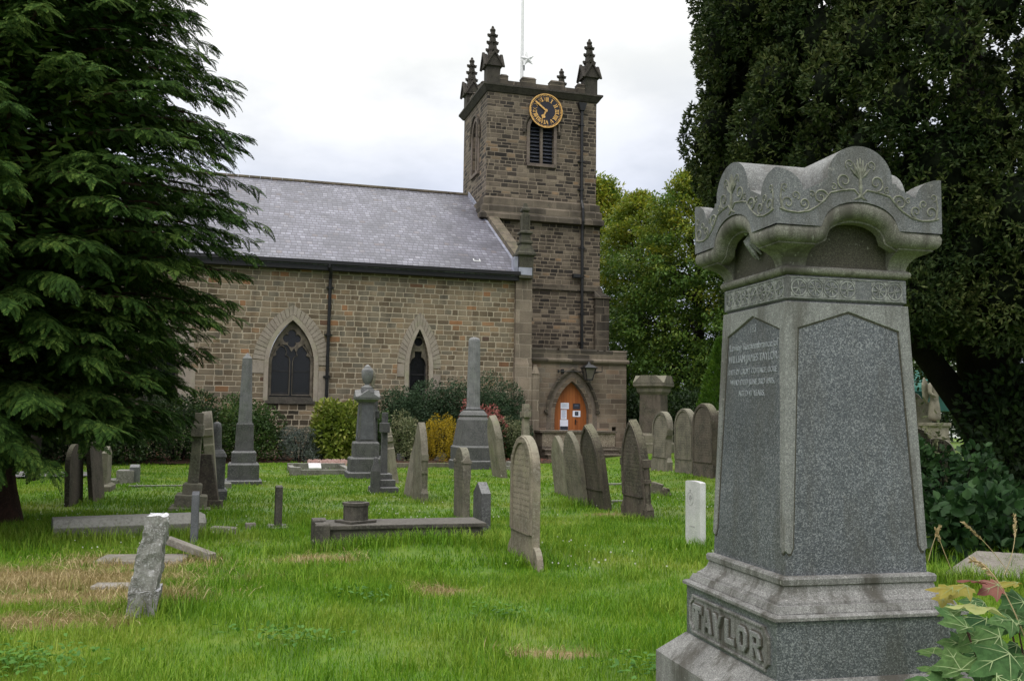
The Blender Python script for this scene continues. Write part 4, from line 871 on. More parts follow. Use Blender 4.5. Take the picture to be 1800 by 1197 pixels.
for y, z in ((.01, 2.455), (-.02, 2.462), (-.05, 2.452), (-.005, 2.43), (-.035, 2.436)): mb.lathe([(.003, -.012), (.013, -.006), (.016, .004), (.006, .014)], 8, Matrix.Translation((-.318, y, z)) @ Matrix.Rotation(-PI/2, 4, 'Y'))
B(mb, 'carved_leaf', 'granL', cap, smooth=True)

# ---------------------------------------------------------------- headstones
GRP = 'headstones in the churchyard'
def prof_round(w, h): return [(-w/2, -.25), (w/2, -.25)]+[(w/2*math.cos(a), h-w/2+w/2*math.sin(a)) for a in np.linspace(0, PI, 22)]
def prof_gothic(w, h, k=1.0): return arch(w, -.25, h-w*k, h, 0, 12)
def prof_gable(w, h, k=.18): return [(-w/2, -.25), (w/2, -.25), (w/2, h-w*k), (0, h), (-w/2, h-w*k)]
def prof_segment(w, h, k=.1): return [(-w/2, -.25), (w/2, -.25)]+[(w/2*math.cos(a)/math.cos(.0), h-w*k+w*k*math.sin(a)) for a in np.linspace(.0, PI, 14)]
def prof_should(w, h, n=.8):
    r = w*n/2; zc = h-r; q = [(w/2, -.25), (w/2, zc-.18), (w/2-.015, zc-.13), (r+.02, zc-.10), (r+.02, zc-.06), (w/2, zc-.05), (w/2, zc-.0)]
    R_ = q[:1]+[(w/2, zc-.30), (w/2*.86, zc-.27), (w/2*.86, zc-.16), (w/2, zc-.13), (w/2, zc-.02)]+[(r*math.cos(a)*1.0, zc+r*math.sin(a)) for a in np.linspace(.0, PI/2, 10)]
    return R_[::1]+[(-x, z) for x, z in R_[::-1]][1:]
def prof_waist(w, h):
    r = w/2; zc = h-r; R_ = [(w*.52, -.25), (w*.52, .25), (w*.42, .36), (w*.40, zc-.25), (w*.46, zc-.15), (w*.5, zc)]+[(r*math.cos(a), zc+r*math.sin(a)) for a in np.linspace(.1, PI/2, 10)]
    return R_+[(-x, z) for x, z in R_[::-1]][1:]
YZ = lambda x: (lambda a, b, c: (x+c, a, b))
def headstone(px, py, top, w, t, kind, mat, label, lean=(0, 0), yaw=YC, extra=(), sink=0, name='headstone', k=None, ctr=False, bev=.012, grp=GRP, cat='headstone'):
    Pn = gp(px, py); d = Vector((-math.sin(yaw), math.cos(yaw), 0)); c = Pn if ctr else Pn+d*(w/2); c.z = T(c.x, c.y)-sink
    h = at(px, top, c.y).z-c.z
    th = thing(name, c, yaw, label, cat, grp, (rad(lean[0]), rad(lean[1])))
    pf = {'round': prof_round, 'gothic': prof_gothic, 'gable': prof_gable, 'segment': prof_segment, 'should': prof_should, 'waist': prof_waist}[kind]
    pts = pf(w, h) if k is None else pf(w, h, k)
    mb = MB(); mb.plate([pts], t, YZ(0), bev, 2); mb.build('slab', M[mat], th)
    if 'rim' in extra:
        o = pf(w-.02, h-.012) if k is None else pf(w-.02, h-.012, k); i = pf(w-.15, h-.085) if k is None else pf(w-.15, h-.085, k)
        cut = lambda L: [(a, max(b, .35)) for a, b in L]
        mb = MB(); mb.plate([cut(o), cut(i)[::-1]], .03, YZ(-t/2-.004), .008); mb.build('border_moulding', M[mat], th)
    if 'col' in extra:       # moulded shoulder blocks and colonnettes on the edges
        for s in (-1, 1):
            mb = MB(); y = s*(w/2+.015); mb.box(-t*.42, t*.42, y-.05, y+.05, h*.36, h*.40); mb.box(-t*.46, t*.46, y-.06, y+.06, h*.52, h*.60); mb.tube([(0, y, .2), (0, y, h*.38)], t*.3, 8); mb.box(-t*.5, t*.5, y-.07, y+.09, -.2, .16); mb.frus(0, y, .16, t*.5, .08, .26, t*.35, .03); mb.tube([(0, y, h*.40), (0, y, h*.53)], t*.34, 8)
            mb.build('shoulder_moulding', M[mat], th, bevel=.006)
    if 'foot' in extra:
        for s in (-1, 1):
            mb = MB(); pts = [(s*(w/2-.01), -.2), (s*(w/2+.17), -.2), (s*(w/2+.165), .02)]+[(s*(w/2+.16*math.cos(a)), .02+.21*math.sin(a)) for a in np.linspace(.1, PI/2, 8)]+[(s*(w/2-.01), .23)]
            mb.plate([pts], t*.8, YZ(0), .01); mb.build('curved_foot', M[mat], th)
    if 'base' in extra:
        mb = MB(); mb.box(-t*1.3, t*1.3, -w/2-.07, w/2+.07, -.2, .10); mb.frus(0, 0, .10, t*1.2, w/2+.06, .14, t*.6, w/2+.01); mb.build('plinth', M[mat], th, bevel=.008)
    if 'kneel' in extra:
        for s in (-1, 1):
            mb = MB(); y = s*(w/2-.03); mb.box(-t*.52, t*.52, y-.05, y+.05, h-.46, h-.24); mb.frus(0, y, h-.24, t*.60, .07, h-.20, t*.60, .07); mb.frus(0, y, h-.20, t*.56, .06, h-.13, .01, .05); mb.frus(0, y, h-.62, t*.2, .03, h-.46, t*.54, .05)
            mb.build('kneeler', M[mat], th, bevel=.005)
    return th
headstone(942, 1000, 765, .80, .088, 'round', 'sand', 'tall round-topped sandstone headstone with curved feet standing nearest in mid-lawn', extra=('rim', 'foot'), sink=.02)
headstone(819, 917, 786, .60, .12, 'round', 'sandb', 'grey sandstone headstone with carved gabled kneelers standing just behind the tomb slab', extra=('kneel',))
headstone(985+17, 873, 765, .80, .10, 'gothic', 'sandp', 'leftmost and palest of the leaning pointed headstones in a row', lean=(-7, 0), k=.75)
headstone(1031, 890, 757, .82, .10, 'gothic', 'sandb', 'leaning pointed headstone second from the left in the row of four', lean=(-8, 0), k=.75)
headstone(1070, 897, 744, .86, .135, 'gothic', 'sandd', 'dark pointed headstone with raised border leaning left, third in the row', lean=(-8.5, 0), extra=('rim',), k=.8)
headstone(1140, 914, 737, .84, .125, 'gothic', 'sandd', 'tallest dark pointed headstone with moulded shoulders, rightmost of the leaning row', lean=(-3, 0), extra=('col', 'rim'), k=1.0)
headstone(1177, 828, 723, 1.0, .16, 'waist', 'sandb', 'round-headed headstone with narrowed waist, leftmost of the upright trio', lean=(2, 0), extra=('rim',))
headstone(1221, 833, 718, .95, .16, 'round', 'sandb', 'plain round-topped headstone with inner border, middle of the upright trio', extra=('rim',))
headstone(1259, 840, 709, 1.0, .18, 'round', 'sandd', 'tallest dark round-topped headstone of the upright trio beside the granite monument', extra=('rim',))
headstone(1282, 834, 722, .9, .16, 'round', 'sandb', 'round-topped headstone mostly hidden behind the granite monument shaft', extra=('rim',))
headstone(1181, 790, 709, .8, .2, 'round', 'sandb', 'small dark round-topped headstone far back under the trees', ctr=True)
headstone(1223, 785, 722, .7, .2, 'segment', 'sandb', 'low headstone top peeping between the two tallest upright stones', ctr=True)
headstone(745, 883, 742, .8, .13, 'gothic', 'sandp', 'tall pointed headstone with moulded edge seen edge-on in mid-lawn', extra=('col',), k=.9)
headstone(725, 874, 768, .7, .12, 'gothic', 'sandp', 'headstone leaning right close behind the tall edge-on pointed stone', lean=(9, 0), k=.8)
headstone(886, 840, 729, .85, .19, 'gothic', 'sandp', 'thick brown headstone leaning left beside the fluted column pedestal', lean=(-8, 0), k=.8)
headstone(942, 800, 727, .85, .2, 'gothic', 'sandp', 'pale pointed headstone leaning to the right near the church steps', lean=(10, 0), k=.8)
headstone(806, 812, 765, .55, .15, 'should', 'sandp', 'small pale headstone with shoulders close to the left of the column pedestal')
headstone(695, 850, 747, .6, .17, 'should', 'sandp', 'brown ornate headstone leaning left behind the stone crosses', lean=(-9, 0))
headstone(117, 891, 780, .9, .085, 'round', 'sandd', 'thick round-topped headstone, leftmost of three under the conifer', lean=(-2, 0), yaw=rad(11))
headstone(160, 884, 776, .85, .08, 'segment', 'sandd', 'headstone leaning left, middle of three under the conifer branches', lean=(-6, 0), yaw=rad(11))
headstone(181, 864, 784, .7, .11, 'gable', 'sandb', 'upright headstone on a stepped base, rightmost of three under the conifer', extra=('base',))
headstone(235, 850, 816, .3, .2, 'gable', 'ggran', 'small gabled granite marker stone near the hedge', lean=(0, 0))
headstone(374, 886, 722, .75, .17, 'should', 'sandp', 'tall narrow headstone with scrolled top leaning left behind the brown slab', lean=(-6, 0))
Ps = gp(346, 894); th = thing('headstone', Ps, rad(6), 'brown slab headstone with sloping right side standing next to the stone cross', 'headstone', GRP, (0, rad(-3)))
mb = MB(); mb.plate([[(-.02, -.2), (.35, -.2), (.35, .15), (.205, .90), (-.02, .91)]], .11, lambda a, b, c: (a, -c, b), .01, 2); mb.build('slab', M['sandd'], th)
mb = MB(); mb.box(-.06, .40, -.10, .12, -.2, .14); mb.build('plinth', M['sandd'], th, bevel=.01)
headstone(854, 938, 847, .47, .135, 'gable', 'dgran', 'small dark granite headstone with gabled top at the head of the tomb slab', k=.3)
headstone(1236, 966, 845, .40, .077, 'segment', 'portland', 'clean white war grave headstone with a carved badge, beside the granite monument', name='war_grave_headstone', k=.05, bev=.004)
# the carved badge on the white stone
wg = bpy.data.objects['war_grave_headstone']; mb = MB(); fn = YZ(-.0395)
mb.plate([circ(.06, .60, .085, 24), circ(.06, .60, .076, 24)[::-1]], .003, fn)
leaf_ = [(0, .062), (.012, .035), (.03, .042), (.026, .02), (.05, .022), (.03, -.002), (.036, -.012), (.008, -.02), (.004, -.05)]; leaf_ = leaf_+[(-x, z) for x, z in leaf_[::-1]][1:]
mb.plate([[(.06+x, .60+z) for x, z in leaf_]], .004, fn); mb.plate([[(.06+x*.6, .70+z*.35) for x, z in leaf_]], .004, fn); mb.box(-.041, -.038, -.05, .08, .255, .265)
mb.build('carved_badge', M['badge'], wg)
headstone(340, 957, 863, .30, .085, 'gable', 'bgran', 'slim smooth blue-grey granite upright stone behind the rough white stone', k=.12, name='grave_marker', cat='grave marker', bev=.006)
headstone(489, 931, 853, .30, .095, 'segment', 'tomb', 'narrow dark post-like stone on a small flat base, alone in the grass', name='grave_marker', cat='grave marker', k=.05)
P_ = gp(490, 934); mb = MB(); mb.box(-.14, .14, -.25, .25, -.1, .035); b = mb.build('base_slab', M['kerb'], bpy.data.objects['grave_marker.001'], bevel=.01)

# rough rock-faced white stone, leaning
Pz = gp(250, 1082); Pz = gp(240, 1082); th = thing('rough_headstone', Pz+Vector((0, .12, 0)), YC, 'rough rock-faced white stone leaning right in the dry grass', 'headstone', GRP, (rad(2), 0))
def rock(parent, name, mat, sx, sy, z0, z1, seed, amp, taper=.8, cuts=9, skew=0):
    bm = bmesh.new(); bmesh.ops.create_cube(bm, size=1); bmesh.ops.subdivide_edges(bm, edges=bm.edges, cuts=cuts, use_grid_fill=True)
    from mathutils import noise as N
    for v in bm.verts:
        u = v.co.z+.5; k = 1-(1-taper)*u; p = Vector((v.co.x*sx*k+skew*u, v.co.y*sy*k, z0+(z1-z0)*u))
        n = N.noise_vector(p*9+Vector((seed, 0, 0)))*amp+N.noise_vector(p*24+Vector((seed, 3, 0)))*amp*.5; v.co = p+n
    me = bpy.data.meshes.new(name); bm.to_mesh(me); bm.free(); me.materials.append(M[mat]); o = bpy.data.objects.new(name, me); return link(o, parent)
rock(th, 'stone_body', 'marble', .20, .38, .18, .755, 3, .026, .76, 14, .06); rock(th, 'stone_base', 'marble', .215, .40, -.2, .19, 5, .014, .98, 9, .01)

# ---------------------------------------------------------------- crosses
def cross(px, py, top, aw, base, mat, label, lean=(0, 0), ring=False, sw=.14, arm=.55, yaw=YC):
    Pn = gp(px, py); d = Vector((-math.sin(yaw), math.cos(yaw), 0)); c = Pn+d*base[0][0]; c.z = T(c.x, c.y)-.02; h = at(px, top, c.y).z-c.z
    th = thing('stone_cross', c, yaw, label, 'cross', 'stone crosses in the churchyard', (rad(lean[0]), rad(lean[1])))
    mb = MB(); z = -.15
    for hw, zt in base: mb.frus(0, 0, z, hw, hw, zt-.02, hw, hw); mb.frus(0, 0, zt-.02, hw, hw, zt, hw-.03, hw-.03); z = zt-.001
    mb.build('stepped_base', M[mat], th, bevel=.006)
    mb = MB(); za = h-(h-z)*.25; w = sw
    mb.frus(0, 0, z, w*.5, w*.62, za-.1, w*.42, w*.5); mb.box(-w*.42, w*.42, -w*.5, w*.5, za-.1, h); mb.build('shaft', M[mat], th, bevel=.012)
    mb = MB(); mb.box(-w*.56, w*.56, -aw/2, aw/2, za-.10, za+.10); mb.build('arms', M[mat], th, bevel=.012)
    return th
cross(660, 837, 704, .52, [(.42, .25), (.33, .50)], 'dgran', 'dark granite cross on two steps in front of the urn monument', sw=.16)
cross(677, 867, 725, .46, [(.28, .15), (.22, .30), (.16, .42)], 'dgran', 'dark granite cross on three steps, nearer than the urn monument')
cross(333, 899, 725, .5, [(.33, .08), (.25, .28), (.15, .46)], 'sandb', 'tall weathered sandstone cross leaning right on a stepped base by the brown slab', lean=(3, 0), sw=.17)
cross(929, 815, 710, .5, [(.4, .3), (.3, .62)], 'sandp', 'small lichened stone cross by the porch wall near the steps', sw=.24)

# ---------------------------------------------------------------- obelisk, column, urn and pedestal monuments
def square_mon(name, px, py, label, cat, yaw=YC, lean=(0, 0), half=.4):
    Pn = gp(px, py); d = Vector((-math.sin(yaw), math.cos(yaw), 0)); c = Pn+d*half; c.z = T(c.x, c.y)-.03
    th = thing(name, c, yaw, label, cat, None, (rad(lean[0]), rad(lean[1]))); zz = lambda y: at(px, y, c.y).z-c.z; sc = c.y/F
    return th, zz, sc
th, zz, sc = square_mon('obelisk', 427, 852, 'grey granite obelisk on a stepped square pedestal before the green bush', 'obelisk', half=.34)
mb = MB(); mb.sq([(.40, -.2), (.40, zz(844)), (.36, zz(842))]); mb.sq([(.335, zz(844)), (.335, zz(816)), (.30, zz(813))]); mb.sq([(.265, zz(815)), (.265, zz(795)), (.22, zz(792))]); mb.build('stepped_base', M['dgran'], th, bevel=.008)
mb = MB(); mb.sq([(.205, zz(794)), (.185, zz(746)), (.165, zz(743))]); mb.build('pedestal', M['dgran'], th)
mb = MB(); mb.sq([(.150, zz(743)), (.105, zz(630)), (.004, zz(620))]); mb.build('spire', M['ggran'], th)
th, zz, sc = square_mon('column_monument', 838, 825, 'dark granite pedestal carrying a fluted column with a rounded top', 'monument', half=.55)
mb = MB(); mb.sq([(.60, -.2), (.60, zz(810)), (.57, zz(808))]); mb.sq([(.56, zz(810)), (.56, zz(786)), (.52, zz(783))]); mb.build('stepped_base', M['dgran'], th, bevel=.01)
mb = MB(); mb.sq([(.51, zz(783)), (.40, zz(738))]); mb.sq([(.40, zz(738)), (.345, zz(733)), (.345, zz(731)), (.365, zz(730)), (.30, zz(724)), (.26, zz(722)), (.26, zz(719))]); mb.build('pedestal', M['dgran'], th)
mb = MB(); n = 40; vs = []; prof = [(zz(720), .225), (zz(717.5), .22), (zz(716), .205), (zz(660), .195), (zz(600), .178), (zz(597), .168), (zz(594.5), .135), (zz(593), .05)]
for z, r in prof: vs += [(r*(1-.07*(k % 2))*math.cos(2*PI*k/n), r*(1-.07*(k % 2))*math.sin(2*PI*k/n), z) for k in range(n)]
mb.add(vs, [(n*i+k, n*i+(k+1) % n, n*(i+1)+(k+1) % n, n*(i+1)+k) for i in range(len(prof)-1) for k in range(n)]+[tuple(n*(len(prof)-1)+k for k in range(n))]); mb.build('fluted_column', M['ggran'], th)
th, zz, sc = square_mon('urn_monument', 645, 841, 'dark granite pedestal monument with gabled cap and draped urn on top', 'monument', half=.42)
mb = MB(); mb.sq([(.46, -.2), (.46, zz(830)), (.43, zz(828))]); mb.sq([(.40, zz(830)), (.40, zz(806)), (.37, zz(803))]); mb.build('stepped_base', M['dgran'], th, bevel=.01)
mb = MB(); mb.sq([(.31, zz(804)), (.31, zz(779)), (.28, zz(776)), (.225, zz(776)), (.18, zz(706))]); mb.build('pedestal', M['dgran'], th)
mb = MB()
for f in range(4): R = Matrix.Rotation(f*PI/2, 4, 'Z'); mb.plate([[(-.17, zz(772)), (.17, zz(772)), (.135, zz(712)), (-.135, zz(712))]], .02, lambda a, b, c: tuple(R @ Vector((a, -(.228-(b-zz(776))/(zz(706)-zz(776))*.045)-c, b))))
mb.build('inset_panel', M['bgran'], th)
mb = MB(); mb.sq([(.19, zz(707)), (.29, zz(702)), (.30, zz(698)), (.28, zz(696))])
for f in range(4): R = Matrix.Rotation(f*PI/2, 4, 'Z'); mb.add([(-.28, -.305, zz(699)), (.28, -.305, zz(699)), (0, -.305, zz(686)), (-.0, 0, zz(684)), (-.28, -.02, zz(699)), (.28, -.02, zz(699))], [(0, 1, 2), (0, 2, 3, 4), (1, 5, 3, 2)], R)
mb.sq([(.16, zz(690)), (.15, zz(683))]); mb.build('gabled_cap', M['ggran'], th)
mb = MB(); h0, h1 = zz(683), zz(641); L = h1-h0; mb.lathe([(.145, h0), (.145, h0+.06*L), (.075, h0+.12*L), (.06, h0+.18*L), (.11, h0+.30*L), (.145, h0+.52*L), (.15, h0+.72*L), (.125, h0+.82*L), (.085, h0+.86*L), (.09, h0+.9*L), (.04, h0+.97*L), (.02, h0+L)], 18); u_ = mb.build('urn', M['ggran'], th, smooth=True)
mb = MB(); mb.tube([(.09, .05, h0+.86*L), (.155, .0, h0+.7*L), (.165, -.04, h0+.45*L), (.13, -.02, h0+.2*L), (.16, -.05, h0+.04*L)], [.03, .045, .045, .05, .045], 8); mb.build('stone_drape', M['sandp'], u_, smooth=True)
th, zz, sc = square_mon('pedestal_tomb', 1138, 797, 'massive sandstone pedestal tomb with gabled cap standing right of the church porch', 'tomb', yaw=rad(-28), half=.7)
mb = MB(); mb.sq([(.66, -.3), (.66, zz(780)), (.60, zz(777)), (.60, zz(765)), (.52, zz(761))]); mb.build('base', M['sandp'], th)
mb = MB(); mb.sq([(.44, zz(762)), (.42, zz(693))]); mb.build('die', M['sandd'], th, bevel=.02)
mb = MB(); mb.sq([(.42, zz(694)), (.50, zz(689)), (.52, zz(683)), (.62, zz(679)), (.62, zz(673))])
for f in range(4): R = Matrix.Rotation(f*PI/2, 4, 'Z'); mb.add([(-.62, -.63, zz(674)), (.62, -.63, zz(674)), (.30, -.63, zz(660.5)), (-.30, -.63, zz(660.5)), (0, 0, zz(661)), (-.3, -.1, zz(661)), (.3, -.1, zz(661))], [(0, 1, 2, 3), (3, 2, 6, 5)], R); mb.add([(-.62, -.63, zz(674)), (-.30, -.63, zz(660.5)), (-.3, -.1, zz(661)), (-.62, 0, zz(672)), (.62, -.63, zz(674)), (.30, -.63, zz(660.5)), (.3, -.1, zz(661)), (.62, 0, zz(672))], [(0, 1, 2, 3), (4, 7, 6, 5)], R)
mb.build('gabled_cap', M['sandb'], th)
th, zz, sc = square_mon('granite_pillar_monument', 376, 881, 'black polished granite pillar on a moulded base hidden behind the scrolled headstone', 'monument', half=.25)
mb = MB(); mb.sq([(.22, -.2), (.22, zz(862)), (.19, zz(858))]); mb.sq([(.17, zz(858)), (.17, zz(806)), (.19, zz(802)), (.16, zz(796)), (.12, zz(790))]); mb.build('base', M['dgran'], th); mb = MB(); mb.lathe([(.10, zz(791)), (.085, zz(760)), (.085, zz(752)), (.07, zz(744)), (.02, zz(741))], 14); mb.build('pillar', M['dgran'], th, smooth=True)
th, zz, sc = square_mon('small_pillar_stone', 661, 868, 'small dark round-shouldered pillar stone just left of the nearer cross', 'grave marker', half=.15)
mb = MB(); mb.sq([(.09, -.2), (.09, zz(828)), (.055, zz(815))]); mb.build('pillar', M['dgran'], th); mb = MB(); mb.lathe([(.055, zz(815)), (.05, zz(806)), (.02, zz(803))], 10); mb.build('rounded_top', M['dgran'], th, smooth=True)

# ---------------------------------------------------------------- low tomb with slab
Pt = gp(553, 968); th = thing('tomb', Pt, YC, 'low sooty stone tomb with flat slab lying in the lawn', 'tomb'); NOGRASS.append((*(Pt+UC*1.05+VC*.3).xy, 1.1, .32, YC))
mb = MB(); mb.box(0, 2.1, -.03, .66, -.2, .07); mb.build('base_course', M['tomb'], th, bevel=.012)
mb = MB(); mb.box(.17, 2.02, .02, .62, .06, .235); mb.build('tomb_side', M['tomb'], th, bevel=.01)
mb = MB(); mb.box(.13, 2.06, -.012, .65, .233, .285); mb.build('slab', M['tomb'], th, bevel=.012)
for y in (.06, .56):
    mb = MB(); mb.box(.0, .17, y-.09, y+.09, .0, .29); mb.frus(.085, y, .29, .085, .09, .315, .085, .06); mb.build('end_post', M['tomb'], th, bevel=.012)
vz = thing('stone_vase', Pt+UC*.50+VC*.30+Vector((0, 0, .286)), YC+.5, 'octagonal grey stone vase block standing on the tomb slab', 'vase')
mb = MB(); mb.frus(0, 0, 0, .19, .17, .03, .19, .17); mb.build('foot', M['tomb'], vz, bevel=.006)
mb = MB(); mb.lathe([(.15, .03), (.15, .20), (.165, .205), (.165, .24), (.12, .245), (.11, .22)], 8); mb.build('body', M['tomb'], vz)

# ---------------------------------------------------------------- kerbs, slabs, fragments
def onlawn(name, px, py, label, cat, boxes, mat, yaw=YC, rot=(0, 0), bevel=.012, dz=0, group=None, clear_=None):
    Pn = gp(px, py); o = MB()
    for b in boxes: o.box(*b)
    o = o.build(name, M[mat], None, bevel=bevel); o.matrix_world = Matrix.Translation(Pn+Vector((0, 0, dz))) @ Matrix.Rotation(yaw, 4, 'Z') @ Matrix.Rotation(rad(rot[0]), 4, 'Y') @ Matrix.Rotation(rad(rot[1]), 4, 'X')
    if clear_: NOGRASS.append((*(Pn+Vector((math.cos(yaw)*clear_[0], math.sin(yaw)*clear_[0], 0))+Vector((-math.sin(yaw)*clear_[1], math.cos(yaw)*clear_[1], 0))).xy, clear_[2], clear_[3], yaw))
    return tag(o, label, cat, group)
Pk = gp(92, 948); mb = MB(); Lk = (gp(362, 940)-Pk).length
mb.add([(0, 0, -.2), (0, 0, .13), (0, .10, .23), (0, .42, .23), (0, .5, .13), (0, .5, -.2)]+[(Lk, 0, -.2), (Lk, 0, .13), (Lk, .10, .23), (Lk, .42, .23), (Lk, .5, .13), (Lk, .5, -.2)], [(0, 1, 2, 3, 4, 5)]+[(k, (k+1) % 6, 6+(k+1) % 6, 6+k) for k in range(6)]+[(11, 10, 9, 8, 7, 6)])
o = mb.build('coped_grave_stone', M['kerb'], None, bevel=.01); o.matrix_world = Matrix.Translation(Pk) @ Matrix.Rotation(math.atan2((gp(362, 940)-Pk).y, (gp(362, 940)-Pk).x), 4, 'Z'); tag(o, 'long coped grey grave stone lying under the conifer edge', 'grave slab')
onlawn('grave_kerb', 335, 982, 'sloping sandstone kerb fallen against the slim granite stone', 'kerb stone', [(-.42, .36, -.05, .05, -.03, .05)], 'slab', yaw=rad(-32), rot=(9, 0), dz=.10)
onlawn('flat_gravestone', 252, 985, 'flat pale grave slab lying flush in dry grass behind the rough white stone', 'grave slab', [(-.45, .45, -.26, .26, -.1, .035)], 'slab', yaw=rad(8), clear_=(0, 0, .44, .30))
onlawn('flat_gravestone', 205, 1032, 'half-buried flat slab left of the rough white stone', 'grave slab', [(-.20, .22, -.10, .10, -.1, .03)], 'slab', yaw=rad(6), clear_=(0, -.02, .2, .14))
onlawn('stone_fragment', 391, 937, 'flat broken paving stone in the grass right of the slim granite stone', 'stone', [(-.15, .18, -.10, .10, -.06, .085)], 'slab', yaw=rad(10), rot=(3, 0), clear_=(0, 0, .2, .2))
onlawn('stone_fragment', 440, 929, 'tiny flat stone between the paving stone and the lone dark post', 'stone', [(-.07, .07, -.06, .06, -.05, .08)], 'slab', yaw=rad(20), clear_=(0, 0, .08, .12))
th = thing('stone_fragment', gp(355, 930), .3, 'white weathered knob of stone at the end of the coped grave stone', 'stone'); rock(th, 'stone_body', 'marble', .13, .16, -.1, .17, 9, .02, .6, 5)
onlawn('stone_bolster', 398, 858, 'small pale bolster stone beside the obelisk steps', 'stone', [(-.10, .10, -.12, .12, -.1, .12)], 'kerb', bevel=.04)
onlawn('box_tomb', 204, 851, 'small low box tomb near the hedge behind the leaning headstones', 'tomb', [(-.28, .05, -.1, .5, -.1, .10), (.0, .36, -.05, .45, -.1, .30)], 'kerb')
onlawn('grave_kerb', 280, 855, 'thin line of kerb showing in the lawn left of the stone cross', 'kerb stone', [(-.6, .65, -.05, .05, -.1, .03)], 'kerb')
o = onlawn('broken_headstone', 1158, 868, 'broken mossy headstone fragment lying in grass before the upright trio', 'stone', [(-.2, .05, -.08, .08, -.1, .22)], 'sandb', yaw=rad(-20), rot=(14, 0), bevel=.03)
th = thing('broken_stone', gp(1170, 872), -.4, 'rough broken stub of stone beside the mossy fragment', 'stone'); rock(th, 'stone_body', 'sandd', .22, .2, -.1, .16, 4, .03, .6, 5)
onlawn('grave_kerb', 1082, 884, 'pale kerb end glimpsed between the two dark pointed headstones', 'kerb stone', [(-.25, .3, -.06, .06, -.1, .05)], 'kerb'); onlawn('grave_kerb', 1080, 853, 'far pale kerb line behind the dark pointed headstones', 'kerb stone', [(-.5, .6, -.06, .06, -.1, .05)], 'kerb')
# kerbed plot with pink flowers
Pp = gp(513, 836); gpw = gp(612, 834)
th = thing('kerbed_grave', Pp, YC, 'kerbed grave plot of pale stone with grass inside before the soil border', 'grave', None); Lp = (gpw-Pp).length*1.12
mb = MB(); mb.box(0, Lp, 0, .15, -.1, .15); mb.box(0, Lp, 2.3, 2.45, -.1, .20); mb.box(.0, .15, .151, 2.299, -.1, .15); mb.box(Lp-.15, Lp, .151, 2.299, -.1, .15); mb.box(-.05, .22, -.05, .2, -.1, .22); mb.build('kerb', M['kerb'], th, bevel=.012)
V, Q = [], []
n = 420; X = rng.uniform(.6, Lp+.1, n); Y = rng.uniform(2.3, 2.9, n); Z = .12+.16*rng.random(n); r = rng.uniform(.02, .04, n)
for k in range(4): V.append(np.stack([X+r*math.cos(k*PI/2), Y+0*X, Z+r*math.sin(k*PI/2)], -1))
k = np.arange(n)*4; o = npmesh('pink_bedding_flowers', np.stack(V, 1), np.stack([k, k+1, k+2, k+3], -1), M['petal']); o.matrix_world = th.matrix_world.copy(); tag(o, 'strip of pale pink bedding flowers behind the kerbed grave', 'flowers', kind='stuff')
onlawn('memorial_plaque', 553, 829, 'small tilted white plaque lying on the kerbed grave grass', 'plaque', [(-.17, .17, -.15, .15, .02, .06)], 'portland', rot=(0, 25), dz=.12, bevel=.005)
onlawn('edging_kerb', 700, 822, 'long dark kerb edging the shrub border behind the crosses', 'kerb stone', [(-.6, 3.6, -.07, .07, -.1, .14)], 'sandb')
onlawn('wedge_stone', 770, 812, 'pale wedge-shaped stone leaning on the border edge', 'stone', [(-.13, .13, -.12, .12, -.15, .34)], 'kerb', rot=(32, 0), dz=.02)
onlawn('stump_stone', 782, 806, 'dark upright stump of stone behind the leaning wedge', 'stone', [(-.12, .12, -.12, .12, -.1, .62)], 'sandd', bevel=.05)
onlawn('grey_block_stone', 704, 812, 'small grey square block in the soil border', 'stone', [(-.13, .13, -.1, .1, -.1, .28)], 'ggran', bevel=.03)
onlawn('pale_step_stone', 905, 826, 'pair of pale low steps near the leaning brown headstone', 'stone', [(-.25, .3, -.1, .3, -.1, .12), (-.2, .3, .0, .3, .1, .24)], 'kerb')
# right-hand side: leaning slab and low stones in the undergrowth
Pf = gp(1655, 1026); mb = MB(); mb.plate([[(0, 0), (.95, -.15), (1.6, -.05), (1.6, .52), (.74, .66)]], .09, lambda a, b, c: (a, b, c), .012, 2)
o = mb.build('fallen_gravestone', M['slab']); o.matrix_world = Matrix.Translation(Pf+Vector((0, 0, .06))) @ Matrix.Rotation(rad(4), 4, 'Z') @ Matrix.Rotation(rad(12), 4, 'X'); tag(o, 'large pale flat stone with pointed end tilted in undergrowth beside the monument', 'grave slab')
headstone(1684, 975, 948, .5, .12, 'segment', 'sandd', 'low dark stone half hidden in long grass right of the monument', ctr=True, k=.05, yaw=YC+PI/2)
headstone(1717, 975, 952, .4, .3, 'segment', 'sandp', 'low pale stone half hidden in long grass under the dark yew', ctr=True, k=.05, yaw=YC+PI/2)
headstone(1619, 800, 700, .85, .2, 'round', 'sandp', 'sunlit round-topped headstone beyond the monument beneath the yew', ctr=True, yaw=rad(60))
headstone(1605, 796, 690, .8, .2, 'round', 'sandb', 'headstone half hidden behind the monument edge and the sunlit stone', ctr=True, yaw=rad(60))
headstone(1650, 850, 770, .7, .2, 'round', 'sandb', 'shaded headstone almost swallowed by the brambles under the yew', ctr=True, yaw=rad(60))
headstone(1612, 850, 752, .6, .2, 'round', 'sandd', 'very dark narrow stone against the right edge of the monument', ctr=True, yaw=rad(60))
